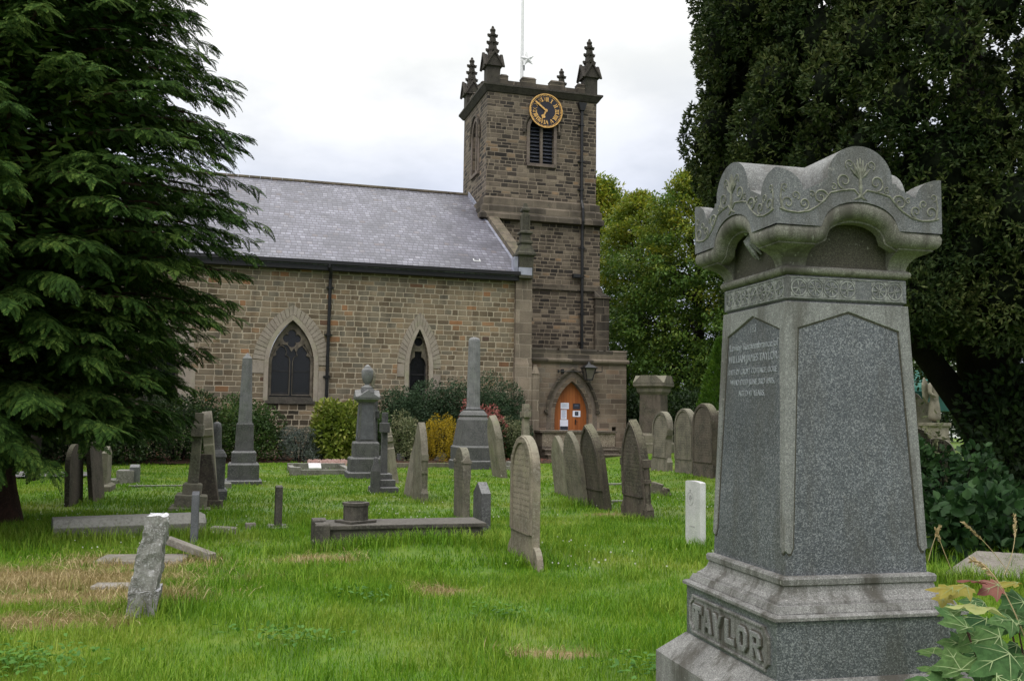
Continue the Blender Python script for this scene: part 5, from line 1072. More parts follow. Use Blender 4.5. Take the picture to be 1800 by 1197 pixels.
# ---------------------------------------------------------------- vegetation
def unit(a): return a/np.maximum(np.linalg.norm(a, axis=-1, keepdims=True), 1e-6)
def rdir(n): return unit(rng.normal(size=(n, 3)))
def leaf4(P, D, L, W, ref=None):
    n = len(P); S = unit(np.cross(D, rdir(n) if ref is None else ref)); L = np.broadcast_to(L, n)[:, None]; W = np.broadcast_to(W, n)[:, None]
    V = np.stack([P, P+D*L*.45+S*W, P+D*L, P+D*L*.45-S*W], 1).reshape(-1, 3); k = np.arange(n)*4
    return V, np.stack([k, k+1, k+2, k+3], -1)
def leaf6(P, D, L, W, ref=None, fold=.25):
    n = len(P); S = unit(np.cross(D, rdir(n) if ref is None else ref)); U = np.cross(S, D); L = np.broadcast_to(L, n)[:, None]; W = np.broadcast_to(W, n)[:, None]
    up = U*W*fold
    V = np.stack([P, P+D*L*.25+S*W*.8+up, P+D*L*.62+S*W*.85+up, P+D*L-up*.6, P+D*L*.62-S*W*.85+up, P+D*L*.25-S*W*.8+up], 1).reshape(-1, 3); k = np.arange(n)*6
    return V, np.concatenate([np.stack([k, k+1, k+2, k+3], -1), np.stack([k, k+3, k+4, k+5], -1)])
def lobe_cloud(C, R, n, shell=.72):
    """points in the outer shell of many ellipsoid lobes: C (m,3) centres, R (m,3) radii"""
    a = R[:, 0]*R[:, 1]; i = rng.choice(len(C), n, p=a/a.sum()); d = rdir(n); r = rng.uniform(shell, 1, n)[:, None]
    return C[i]+d*R[i]*r, unit(d/R[i]), i
def part_leaves(name, V, Q, mats, parent, midx=None): return npmesh(name, V, Q, mats, parent, midx=midx)

def conifer():
    base = Vector((-7.25, 13.0, 0)); th = thing('conifer_tree', base, 0, 'huge dark cypress with drooping fan sprays and red-brown trunk filling the left side', 'tree')
    mb = MB(); mb.tube([(0, 0, -.3), (.02, 0, .1), (0, 0, .5), (-.05, 0, 1.2), (-.05, .05, 5), (0, 0, 13)], [.62, .48, .40, .34, .26, .04], 16)
    zs = [.9, 1.75, 2.5, 3.4, 4.2, 5.5, 7.3, 10, 13.6]; Rs = [2.3, 2.9, 3.2, 3.55, 3.72, 3.55, 2.95, 2.1, .2]
    # frond template: fan spray, x outward
    tv = []
    ts = np.linspace(.06, .96, 9)
    for s in (-1, 1):
        for t in ts:
            l = .40*(1-t)**.75*(.35+.65*min(1, t/.18))+.05; a = rad(48-18*t)*s
            b = np.array([t, 0, 0]); e = b+np.array([l*math.cos(a), l*math.sin(a), 0]); pn = np.array([-math.sin(a), math.cos(a), 0])*(.042)
            m = b+(e-b)*.55; tv.append([b, m+pn, e, m-pn])
            if l > .2:
                for q, da in ((.45, .5*s),):
                    bb = b+(e-b)*q; a2 = a+da; l2 = l*.42; ee = bb+np.array([l2*math.cos(a2), l2*math.sin(a2), 0]); p2 = np.array([-math.sin(a2), math.cos(a2), 0])*.022; mm = bb+(ee-bb)*.55; tv.append([bb, mm+p2, ee, mm-p2])
    tv = np.array(tv).reshape(-1, 3); tv[:, 2] = -.42*tv[:, 0]**2-.6*np.abs(tv[:, 1])**1.6+rng.normal(0, .006, len(tv)); nq = len(tv)//4
    Pn, Dn, Sz = [], [], []
    nb = 760
    for k in range(nb):
        z = 1.22+7.5*(k/650)**1.08 if k < 650 else 8.6+4.8*(k-650)/110; R = np.interp(z, zs, Rs)*rng.uniform(.84, .99); az = k*2.39996+rng.uniform(-.3, .3)
        d = np.array([math.cos(az), math.sin(az), 0]); rise = rng.uniform(.05, .22)
        f = lambda t: np.array([0, 0, z])+d*R*t+np.array([0, 0, R*(rise*t-.15*t*t*t)])
        if k % 2 == 0: mb.tube([tuple(f(t)) for t in (.03, .3, .6, .9)], [.055, .04, .025, .01], 5)
        t = .30
        while t < 1.0:
            for s in (-1, 1):
                a = az+s*rng.uniform(.25, 1.1); e = rng.uniform(-.42, .08); Pn.append(f(t)); Dn.append((math.cos(a)*math.cos(e), math.sin(a)*math.cos(e), math.sin(e))); Sz.append(rng.uniform(.20, .36)*(1.05-.25*t))
            t += .125/R*rng.uniform(.75, 1.2)
        for q in range(7): a = az+rng.uniform(-1.1, 1.1); e = rng.uniform(-.45, .4); Pn.append(f(rng.uniform(.66, .93))); Dn.append((math.cos(a)*math.cos(e), math.sin(a)*math.cos(e), math.sin(e))); Sz.append(rng.uniform(.2, .34))
        for q in range(2): a = az+rng.uniform(-.3, .3); e = rng.uniform(-.4, .15); Pn.append(f(.95)); Dn.append((math.cos(a)*math.cos(e), math.sin(a)*math.cos(e), math.sin(e))); Sz.append(rng.uniform(.16, .28))
    # heavy light sprays reaching towards the camera, low on the near side
    for k in range(60):
        az = rng.uniform(-PI*.80, -PI*.22); z = rng.uniform(1.45, 4.1); R = rng.uniform(2.6, 3.5); d = np.array([math.cos(az), math.sin(az), 0])
        for t in np.linspace(.5, 1, 16):
            for s in (-1, 1): a = az+s*rng.uniform(.2, .9); e = rng.uniform(-.5, .0); Pn.append(np.array([0, 0, z-.35*t*t])+d*R*t); Dn.append((math.cos(a)*math.cos(e), math.sin(a)*math.cos(e), math.sin(e))); Sz.append(rng.uniform(.22, .38))
    for k in range(14):
        az = rng.uniform(-PI*.46, -PI*.27); z = rng.uniform(1.05, 1.6); R = rng.uniform(2.7, 3.3); d = np.array([math.cos(az), math.sin(az), 0])
        for t in np.linspace(.45, 1, 16):
            for s in (-1, 1): a = az+s*rng.uniform(.2, 1.0); e = rng.uniform(-.7, -.05); Pn.append(np.array([0, 0, z-.25*t*t])+d*R*t); Dn.append((math.cos(a)*math.cos(e), math.sin(a)*math.cos(e), math.sin(e))); Sz.append(rng.uniform(.22, .36))
    Pn, Dn, Sz = np.array(Pn), unit(np.array(Dn)), np.array(Sz); n = len(Pn)
    roll = rng.normal(0, .35, n)[:, None]; S0 = unit(np.cross(np.array([0, 0, 1.]), Dn)); U0 = np.cross(Dn, S0); S = S0*np.cos(roll)+U0*np.sin(roll); U = np.cross(Dn, S)
    V = Pn[:, None]+Sz[:, None, None]*(tv[None, :, 0:1]*Dn[:, None]+tv[None, :, 1:2]*S[:, None]+tv[None, :, 2:3]*U[:, None])
    mb.build('trunk', M['bark'], th, smooth=True)
    V = V.reshape(-1, 3); m = 22000; z = rng.uniform(1.5, 9, m); az = rng.uniform(0, 2*PI, m); q = np.interp(z, zs, Rs)*.66*np.sqrt(rng.uniform(.02, 1, m)); V3, Q3 = leaf4(np.stack([q*np.cos(az), q*np.sin(az), z], -1), unit(rdir(m)*np.array([1, 1, .4])), rng.uniform(.12, .26, m), .03)
    npmesh('crown', np.concatenate([V, V3]), np.concatenate([np.arange(n*nq*4).reshape(-1, 4), Q3+len(V)]), M['cyp'], th)
conifer()

def yew():
    base = Vector((8.0, 15.2, T(8, 15.2))); th = thing('yew_tree', base, 0, 'vast dark yew with clumped foliage overhanging behind the granite monument', 'tree')
    mb = MB(); mb.tube([(0, 0, -.3), (0, 0, .4), (-.1, 0, 1.3), (-.3, -.1, 2.6), (-.5, 0, 6), (-.3, 0, 11)], [.75, .6, .5, .45, .32, .06], 14)
    mb.tube([(0, 0, .8), (-.7, -.4, 1.7), (-1.8, -.7, 3.0), (-2.9, -1.0, 4.6)], [.3, .24, .17, .08], 10); mb.tube([(0, 0, 1.2), (.9, -.8, 2.6), (2, -1.5, 4.5)], [.3, .22, .1], 10)
    mb.build('trunk', M['barkd'], th, smooth=True)
    zs = [3.1, 3.8, 4.6, 5.2, 5.9, 6.5, 7.0, 7.4, 8.3, 11, 14]; Rs = [4.1, 4.4, 4.55, 4.75, 5.0, 5.15, 4.95, 4.8, 5.4, 4.5, 1.5]
    C, R = [], []
    for k in range(400):
        z = 3.15+10.8*(k/400)**1.1; r = np.interp(z, zs, Rs); az = k*2.39996; rr = rng.uniform(.38, .85); q = r-rr*.85-abs(rng.normal(0, .3))+(.18 if k % 7 == 0 else 0); C.append((q*math.cos(az), q*math.sin(az), z+rng.uniform(-.2, .2))); R.append((rr*.85, rr*.85, rr*1.15))
    for k in range(60): a = rng.uniform(0, 2*PI); q = rng.uniform(.5, 3.9); C.append((q*math.cos(a), q*math.sin(a), 3.45+rng.uniform(-.2, .3))); R.append((.8, .8, .5))
    C, R = np.array(C), np.array(R); P_, N, i = lobe_cloud(C, R, 330000, .76)
    rd = unit(P_*np.array([1, 1, 0])+np.array([0, 0, 1.])*(P_[:, 2:3]-5)*.35); kp = (np.sum(N*rd, 1) > .0) & (rng.random(len(P_)) < np.where(P_[:, 2] < 9.3, 1, .3)) & ((P_[:, 1] < 1.5) | (rng.random(len(P_)) < .35)); P_, N = P_[kp], N[kp]
    m = 6; P2 = np.repeat(P_, m, 0); N2 = np.repeat(N, m, 0); D = unit(N2*.8+rdir(len(P2))*.9+np.array([0, 0, .25])); V, Q = leaf4(P2, D, rng.uniform(.05, .11, len(P2)), .016)
    # inner leaves so that the crown is dense
    P3, N3, i3 = lobe_cloud(C, R*.70, 60000, .4); m3 = 50000; z3 = rng.uniform(2.9, 13, m3); a3 = rng.uniform(0, 2*PI, m3); q3 = np.maximum(np.interp(z3, zs, Rs)-1.25, .2)*np.sqrt(rng.uniform(.1, 1, m3)); P3 = np.concatenate([P3, np.stack([q3*np.cos(a3), q3*np.sin(a3), z3], -1)]); V3, Q3 = leaf4(P3, rdir(len(P3)), rng.uniform(.09, .17, len(P3)), rng.uniform(.022, .04, len(P3)))
    # solid near-black cores added inside the clumps to stop light leaking through
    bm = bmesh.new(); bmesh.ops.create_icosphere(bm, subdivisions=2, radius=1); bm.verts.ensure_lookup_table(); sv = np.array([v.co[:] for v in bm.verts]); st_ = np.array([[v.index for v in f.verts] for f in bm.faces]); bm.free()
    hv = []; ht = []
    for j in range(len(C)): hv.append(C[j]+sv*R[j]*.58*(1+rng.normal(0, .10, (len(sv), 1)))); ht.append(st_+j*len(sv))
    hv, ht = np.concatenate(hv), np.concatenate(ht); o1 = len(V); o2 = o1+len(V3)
    npmesh('crown', np.concatenate([V, V3, hv]), np.concatenate([Q, Q3+o1]), [M['yew'], M['yewcore']], th, tri=ht+o2, midx=[0]*(len(Q)+len(Q3))+[1]*len(ht))
yew()

def broadleaf(name, loc, H, Rr, label, cat, mats, nl, leaf, z0=.15, seed_y=.6, group=None, trunk=.3, ncl=300, flat=.45, droop=.3):
    th = thing(name, loc, 0, label, cat, group)
    mb = MB(); mb.tube([(0, 0, -.4), (0, 0, .3), (.1, 0, H*.3), (0, .1, H*.6), (.05, 0, H*.93)], [trunk*1.3, trunk, trunk*.8, trunk*.5, .03], 10)
    C, R = [], []
    for k in range(ncl):
        u = (k+.5)/ncl; z = H*(z0+(1-z0)*u); pr = math.sin(PI*min(1, (.22+.78*u))**1.15)**.65; az = k*2.39996; q = Rr*pr*rng.uniform(.45, 1.0)
        c = np.array([q*math.cos(az), q*math.sin(az), z-.12*q]); rr = rng.uniform(.55, 1.05)*Rr*.27; C.append(c); R.append((rr, rr, rr*flat))
        if k % 5 == 0: mb.tube([(0, 0, max(.5, z*.8-.3)), tuple(c*np.array([.5, .5, 1])-np.array([0, 0, .1])), tuple(c)], [trunk*.25, trunk*.16, .015], 5)
    mb.build('trunk', M['barkd'], th, smooth=True)
    C, R = np.array(C), np.array(R); P_, N, i = lobe_cloud(C, R, nl, .25); out = unit(P_*np.array([1, 1, .2])-np.array([0, 0, H*.1])); D = unit(out*.6+rdir(nl)*.8+np.array([0, 0, -droop])); ref = unit(np.array([0, 0, 1.])+rdir(nl)*.55)
    V, Q = leaf4(P_, D, rng.uniform(.75, 1.3, nl)*leaf, leaf*.28, ref)
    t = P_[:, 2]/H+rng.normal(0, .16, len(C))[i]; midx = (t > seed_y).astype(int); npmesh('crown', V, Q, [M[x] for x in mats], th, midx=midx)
    return th
GT = 'trees behind the church'
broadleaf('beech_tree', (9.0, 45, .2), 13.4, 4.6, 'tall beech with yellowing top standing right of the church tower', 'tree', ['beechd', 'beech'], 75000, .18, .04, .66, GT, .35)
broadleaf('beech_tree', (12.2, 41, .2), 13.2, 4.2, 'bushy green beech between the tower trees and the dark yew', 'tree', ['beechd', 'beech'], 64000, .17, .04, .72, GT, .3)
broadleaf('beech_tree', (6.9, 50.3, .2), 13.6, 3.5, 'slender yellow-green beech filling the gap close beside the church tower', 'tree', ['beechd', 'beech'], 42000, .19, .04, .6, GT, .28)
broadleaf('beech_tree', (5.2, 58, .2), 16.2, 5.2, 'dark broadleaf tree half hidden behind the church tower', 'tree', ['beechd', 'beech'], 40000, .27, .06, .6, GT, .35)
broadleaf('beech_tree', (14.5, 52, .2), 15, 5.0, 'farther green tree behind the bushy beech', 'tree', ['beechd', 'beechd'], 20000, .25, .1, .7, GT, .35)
broadleaf('background_tree', (-15, 27, 0), 9, 3.6, 'dark broadleaf tree behind the big cypress at the far left', 'tree', ['dhedge', 'dhedge'], 18000, .16, .1, .7, GT, .22)
broadleaf('background_tree', (-10.9, 21.5, 0), 7.5, 2.2, 'slim dark tree trunk and foliage seen under the cypress branches', 'tree', ['dhedge', 'dhedge'], 9000, .15, .35, .7, GT, .13)

def bush(name, c, rx, ry, h, mat, label, nl, leaf, asp=.3, six=True, cat='bush', group='shrubs along the church border', nlobe=26, up=.25, ground=0, rz=YC):
    th = thing(name, c, rz, label, cat, group)
    C, R = [], []
    for k in range(nlobe):
        u = (k+.5)/nlobe; zz = .12+.78*u; w = math.sqrt(max(0, 1-(max(0, zz-.45)/.62)**2)); az = k*2.39996+rng.uniform(-.4, .4); q = w*rng.uniform(.62, .82); s = rng.uniform(.26, .40)
        C.append((q*rx*math.cos(az), q*ry*math.sin(az), h*zz*rng.uniform(.86, 1.0))); R.append((rx*s, ry*s, h*s*.62))
    C.append((0, 0, h*.45)); R.append((rx*.66, ry*.66, h*.45)); C, R = np.array(C), np.array(R)
    P_, N, i = lobe_cloud(C, R, nl, .7); keep = P_[:, 2] > .02; P_, N = P_[keep], N[keep]; n = len(P_); D = unit(N*.9+rdir(n)*.8+np.array([0, 0, up])); ref = unit(N+rdir(n)*.5)
    V, Q = (leaf6 if six else leaf4)(P_, D, rng.uniform(.7, 1.25, n)*leaf, leaf*asp, ref)
    npmesh('foliage', V, Q, M[mat], th)
    mb = MB()
    for k in range(9): a = k*.7; mb.tube([(.08*math.cos(a), .08*math.sin(a), -.1), (.3*rx*math.cos(a), .3*ry*math.sin(a), h*.4), (.6*rx*math.cos(a), .6*ry*math.sin(a), h*.75)], [.03, .02, .008], 5)
    mb.build('stems', M['barkd'], th); return th
def bedbush(name, p0, p1, top, v, depth, *a, **k):
    s0, _ = wall(p0, 770, v); s1, _ = wall(p1, 770, v); _, z = wall((p0+p1)/2, top, v); return bush(name, chw((s0+s1)/2, v, .0), (s1-s0)/2, depth, z, *a, **k)
bedbush('green_shrub', 368, 494, 700, -2.5, 1.0, 'hedge', 'mid-green bushy shrub behind the obelisk', 9000, .085, nlobe=34)
bedbush('evergreen_shrub', 228, 395, 684, -2.4, 1.2, 'dhedge', 'dark evergreen shrub under the right edge of the cypress', 11000, .09, nlobe=40)
bedbush('evergreen_shrub', 40, 260, 700, -3.2, 1.4, 'dhedge', 'dark leafy shrub behind the three leaning headstones', 12000, .10, nlobe=44)
bedbush('evergreen_shrub', -120, 90, 690, -4.0, 1.4, 'dhedge', 'dark shrub at the far left behind the cypress trunk', 9000, .10, nlobe=40)
bedbush('grey_shrub', 486, 568, 748, -2.7, .8, 'bluegrey', 'low grey-blue shrub between green shrub and bright laurel', 7000, .055, asp=.22)
bedbush('dark_shrub', 540, 680, 765, -1.7, .9, 'dhedge', 'low dark shrub under the bright yellow-green laurel', 6000, .07)
bedbush('bright_laurel', 546, 634, 704, -2.5, 1.0, 'laurel', 'glossy yellow-green laurel bush left of the urn monument', 6500, .15, asp=.27, nlobe=30)
bedbush('cotoneaster_hedge', 655, 810, 676, -.85, .75, 'coton', 'dark grey-green hedge shrub under the narrow church window', 22000, .075, nlobe=46)
bedbush('cotoneaster_hedge', 775, 928, 668, -.85, .75, 'coton', 'dark grey-green hedge shrub behind the fluted column', 22000, .075, nlobe=46)
bedbush('green_shrub', 645, 690, 716, -1.9, .6, 'hedge', 'small fresh green shrub just right of the urn monument', 3000, .07)
bedbush('variegated_shrub', 684, 736, 724, -2.3, .7, 'varieg', 'cream variegated shrub behind the stone crosses', 4200, .07)
bedbush('golden_shrub', 746, 803, 728, -2.5, .75, 'gold_f', 'rounded golden yellow shrub left of the fluted column', 7000, .045)
bedbush('pink_shrub', 806, 884, 702, -1.9, .7, 'pink', 'shrub with pink-red young leaves behind the fluted column', 2600, .10, nlobe=24)
bedbush('dark_shrub', 800, 890, 738, -2.0, .7, 'dhedge', 'dark low shrub below the pink-leaved shrub', 4500, .07)
bedbush('variegated_shrub', 874, 930, 734, -1.7, .6, 'varieg', 'pale variegated shrub near the church corner buttress', 4500, .06)
bedbush('green_shrub', 884, 930, 776, -1.9, .5, 'hedge', 'small low green shrub in front of the pale variegated one', 2500, .06)
sx, szz = wall(800, 660, -.6); sp_ = thing('hedge_sprig', chw(sx, -.6, 2.0), YC, 'loose sprig of leaves rising above the dark hedge against the wall', 'plant', 'shrubs along the church border')
P_ = rng.normal(0, 1, (420, 3))*np.array([.42, .2, .22])+np.array([0, 0, .45]); V, Q = leaf6(P_, unit(rdir(420)+np.array([0, 0, .5])), .09, .03); npmesh('foliage', V, Q, M['coton'], sp_); mb = MB()
for k in range(6): mb.tube([(0, 0, -.4), (.1*(k-3), 0, .3), (.2*(k-3), .05, .7)], [.012, .008, .004], 5)
mb.build('stems', M['barkd'], sp_)
# small conical thuja and dark hedge beneath the beeches
def cone_tree(loc, H, Rr, label):
    th = thing('conical_thuja', loc, 0, label, 'tree'); n = 16000; u = rng.random(n)**.75; z = H*(.03+.97*(1-u)); a = rng.uniform(0, 2*PI, n); lump = 1+.10*np.sin(a*7+z*2)+.07*np.sin(z*9+a*3); r = Rr*(1-z/H)**.8*lump*rng.uniform(.8, 1, n)
    P_ = np.stack([r*np.cos(a), r*np.sin(a), z], -1); D = unit(np.stack([np.cos(a)*.6, np.sin(a)*.6, 0*a+.8], -1)+rdir(n)*.5); V, Q = leaf4(P_, D, rng.uniform(.08, .17, n), .022); npmesh('crown', V, Q, M['thuja'], th)
    mb = MB(); mb.tube([(0, 0, -.2), (0, 0, H*.8)], [.09, .02], 8); mb.build('trunk', M['barkd'], th)
cone_tree((7.15, 32, .25), 4.1, 1.1, 'small bright green conical thuja behind the upright headstone trio')
def ub(name, x, y, rx, ry, h, mat, label, nl, leaf, **k): return bush(name, Vector((x, y, T(x, y)-.05)), rx, ry, h, mat, label, nl, leaf, rz=0, **k)
ub('evergreen_shrub', 7.2, 39, 3.2, 1.6, 2.7, 'dhedge', 'tall dark shrub mass under the beeches behind the pedestal tomb', 14000, .15, nlobe=50, group=GT)
ub('evergreen_shrub', 12.5, 38, 3.0, 1.6, 2.6, 'dhedge', 'dark shrub under the bushy beech beyond the upright headstones', 12000, .15, nlobe=50, group=GT)
GU = 'undergrowth beneath the yew'
ub('evergreen_shrub', 10.6, 17.5, 2.1, 1.5, 3.0, 'dhedge', 'deep dark undergrowth around the trunk of the yew', 12000, .12, nlobe=44, group=GU)
ub('evergreen_shrub', 7.85, 13.6, 1.35, 1.2, 2.5, 'dhedge', 'dark undergrowth shrub before the yew trunk at the right edge', 6500, .11, nlobe=36, group=GU)
ub('bramble_thicket', 5.75, 12.4, .85, .8, 1.45, 'bramble', 'dark bramble thicket right behind the granite monument', 2600, .11, asp=.33, group=GU, up=.0)
ub('bramble_thicket', 5.55, 10.9, .85, .6, .95, 'bramble', 'broad-leaved bramble clump at the right edge in mid distance', 900, .16, asp=.36, group=GU, up=.1)
ub('pale_shrub', 5.65, 12.6, .22, .3, 1.85, 'varieg', 'slender pale-leaved shrub by the sunlit headstone beneath the yew', 320, .07, group=GU, nlobe=18)

# sycamore seedling at the lower right
lo = [(0, .0), (.10, -.06), (.26, -.10), (.44, .02), (.36, .10), (.50, .28), (.60, .50), (.40, .50), (.30, .54), (.22, .60), (.16, .80), (.0, 1.05)]
lo = np.array(lo+[(-x, y) for x, y in lo[-2:0:-1]])
VEIN = [((0, .0), (0, .98)), ((0, .02), (.55, .47)), ((0, .02), (-.55, .47)), ((0, .01), (.38, .02)), ((0, .01), (-.38, .02)), ((0, .45), (.16, .68)), ((0, .45), (-.16, .68))]
def palmate(leaves, name, mat, parent):
    V = []; Tt = []; o = 0; m = len(lo); mi = []
    for (p, yaw, pitch, roll, s) in leaves:
        R = np.array(Matrix.Rotation(.42, 3, 'X') @ Euler((pitch, roll, yaw), 'XYZ').to_matrix()); q = np.concatenate([[[0, .3]], lo]); z = -.25*np.abs(q[:, 0])**1.3-.18*q[:, 1]**2+.03*np.sin(q[:, 0]*14)+.02*rng.normal(size=len(q)); L = np.stack([q[:, 0], q[:, 1], z], -1)*s
        V.append(L @ R.T+np.array(p)); Tt.append(np.array([(0, 1+k, 1+(k+1) % m) for k in range(m)])+o); o += m+1; mi += [0]*m
        for a, b in VEIN:
            a, b = np.array(a), np.array(b); d = (b-a)/np.linalg.norm(b-a); sd = np.array([-d[1], d[0]])*.011; mid = (a+b)/2; pts = np.array([a-sd, a+sd, mid+sd*.8, mid-sd*.8, b]); zz_ = -.25*np.abs(pts[:, 0])**1.3-.18*pts[:, 1]**2+.045; V.append((np.stack([pts[:, 0], pts[:, 1], zz_], -1)*s) @ R.T+np.array(p)); Tt.append(np.array([(0, 1, 2), (0, 2, 3), (3, 2, 4)])+o); o += 5; mi += [1]*3
    return npmesh(name, np.concatenate(V), np.zeros((0, 4), int), [M[mat], M['vein']], parent, tri=np.concatenate(Tt), midx=mi)
sy = thing('sycamore_seedling', (1.72, 3.12, 0), 0, 'young sycamore with broad lobed leaves in the lower right corner', 'plant')
def loc_(px, py, Y): return np.array(at(px, py, Y)-Vector((1.72, 3.12, 0)))
spec = [(1700, 1105, 3.15, .12), (1640, 1150, 3.3, .11), (1660, 1185, 3.2, .13), (1760, 1120, 3.1, .15), (1790, 1100, 3.2, .14), (1735, 1090, 3.3, .13), (1690, 1075, 3.5, .11), (1775, 1150, 3.0, .15), (1720, 1165, 3.1, .15), (1690, 1180, 3.0, .14), (1750, 1190, 2.95, .16), (1800, 1180, 3.0, .15), (1790, 1135, 3.3, .13), (1740, 1140, 3.4, .12), (1705, 1135, 3.5, .11), (1800, 1060, 3.4, .12), (1770, 1065, 3.5, .11), (1730, 1060, 3.6, .10), (1810, 1210, 2.9, .16), (1680, 1215, 3.0, .14), (1780, 1085, 3.55, .11), (1715, 1200, 2.9, .15), (1630, 1205, 3.15, .12)]
L_ = [(loc_(a, b, c), rng.uniform(0, 2*PI), rng.uniform(-.5, .35), rng.uniform(-.35, .35), s) for a, b, c, s in spec]
for k in range(64): L_.append((np.array([rng.uniform(-.1, .7), rng.uniform(-.2, .40), rng.uniform(.5, .97)]), rng.uniform(0, 2*PI), rng.uniform(-.5, .4), rng.uniform(-.4, .4), rng.uniform(.09, .14)))
palmate(L_, 'leaves', 'sycam', sy)
palmate([(loc_(1715, 1062, 3.05), 2.7, .55, .15, .15)], 'pale_leaf', 'sycpale', sy); palmate([(loc_(1725, 1022, 3.25), .3, -.35, .3, .10)], 'red_leaf', 'sycred', sy); palmate([(loc_(1755, 1028, 3.3), 1.9, -.2, -.3, .08)], 'red_leaf', 'sycred', sy)
[palmate([q_], 'yellowing_leaf', 'syyel', sy) for q_ in ((loc_(1675, 1035, 3.4), 1.2, -.1, .1, .09), (loc_(1700, 1030, 3.45), 2.0, -.1, .1, .09), (loc_(1790, 1025, 3.4), .8, -.2, .2, .09), (loc_(1660, 1045, 3.5), 2.6, 0, .1, .07))]
mb = MB()
for k in range(9):
    a, b, c, s = spec[k*2]; e = loc_(a, b, c); mb.tube([(.12, .05, -.05), tuple(e*np.array([.5, .5, .55])+np.array([.05, .02, 0])), tuple(e-np.array([0, 0, .01]))], [.009, .006, .003], 5)
mb.build('stems', M['bark'], sy)
def stalk(pts, label):
    b = Vector(pts[0]); b.z = T(b.x, b.y); th = thing('dry_grass_stalk', b, 0, label, 'grass stalk', 'dry seeding grass stalks'); ps = [Vector(p)-b for p in pts]
    mb = MB(); mb.tube(ps, [.0022]*len(ps), 5); n = 60
    th_ = mb.build('stem', M['straw'], th); P_ = []
    for k in range(n): t = (len(ps)-1)*(.62+.38*k/n); i = min(int(t), len(ps)-2); P_.append(np.array(ps[i].lerp(ps[i+1], t-i)))
    V, Q = leaf4(np.array(P_), unit(rdir(n)*.7+np.array(ps[-1]-ps[-2])/np.linalg.norm(ps[-1]-ps[-2])), .022, .004); npmesh('seed_head', V, Q, M['straw'], th)
def arc(a, b, c, n=12): a, b, c = Vector(a), Vector(b), Vector(c); return [a*(1-t)**2+b*2*t*(1-t)+c*t*t for t in np.linspace(0, 1, n)]
stalk(arc(at(1830, 1200, 3.3), at(1760, 985, 3.35), at(1708, 984, 3.4)), 'arching pale grass stalk over the pointed fallen stone')
stalk(arc(at(1775, 1010, 6.0), at(1740, 955, 6.0), at(1692, 918, 6.0)), 'dry grass stalk leaning left before the dark brambles')
stalk(arc(at(1765, 1010, 5.6), at(1790, 960, 5.6), at(1783, 905, 5.7)), 'upright tufted dry stalk at the right edge under the brambles')
stalk(arc(at(1632, 985, 6.5), at(1640, 950, 6.5), at(1652, 925, 6.5)), 'short curved dry stalk close to the monument edge')
stalk(arc(at(1672, 1000, 6.2), at(1655, 960, 6.2), at(1645, 930, 6.2)), 'thin dry stalk between monument and the low dark stone')
# low broadleaf weeds in the foreground lawn
V, Q, o = [], [], 0
for (px, py, r, n) in ((30, 1180, .45, 320), (510, 1135, .3, 110), (640, 1060, .2, 40), (1140, 1190, .3, 110), (880, 1090, .25, 40)):
    Pg = gp(px, py); X = rng.normal(Pg.x, r*.6, n); Y = rng.normal(Pg.y, r*.4, n); P_ = np.stack([X, Y, Tn(X, Y)+rng.uniform(.05, .12, n)], -1); D = unit(rdir(n)*np.array([1, 1, .3])); v_, q_ = leaf6(P_, D, rng.uniform(.035, .06, n), .014, np.broadcast_to(np.array([0, 0, 1.]), (n, 3))+.3*rdir(n)); V.append(v_); Q.append(q_+o); o += len(v_)
tag(npmesh('broadleaf_weeds', np.concatenate(V), np.concatenate(Q), M['weed']), 'patches of low dark green broadleaf weeds in the foreground lawn', 'weeds', kind='stuff')

# ---------------------------------------------------------------- soil border, lane
def sheet(name, pts, mat, th=.0):
    mb = MB(); mb.add(pts, [tuple(range(len(pts)))]); return tag(mb.build(name, M[mat]), kind='structure')
bm_ = MB(); n_ = 60
for i in range(n_):
    s0, s1 = -23+23.2*i/n_, -23+23.2*(i+1)/n_; w = lambda s: -3.1+.18*math.sin(s*1.7)+.1*math.sin(s*4.1)
    bm_.add([chw(s0, w(s0), .0), chw(s1, w(s1), .0), chw(s1, w(s1)+.2, .06), chw(s0, w(s0)+.2, .06), chw(s1, 0, .09), chw(s0, 0, .09)], [(0, 1, 2, 3), (3, 2, 4, 5)])
tag(bm_.build('flower_bed', M['soil'], smooth=True), kind='structure')
sheet('lane', [(-40, 19.5, .045), (-13, 21.0, .045), (-9.6, 22.6, .045), (-10.2, 24.0, .045), (-13, 23.6, .045), (-40, 22.5, .045)], 'asphalt')
# fallen leaves on the border soil
V, Q = [], []; n = 700; s = rng.uniform(-16, 0, n); v = rng.uniform(-3.0, -2.2, n); P_ = np.array([list(chw(a, b, .10)) for a, b in zip(s, v)]); V, Q = leaf4(P_, unit(rdir(n)*np.array([1, 1, .2])), .09, .03, np.broadcast_to(np.array([0, 0, 1.]), (n, 3))+.5*rdir(n))
tag(npmesh('fallen_leaves', V, Q, M['sycred']), 'brown fallen leaves on the shrub border soil', 'leaves', kind='stuff')

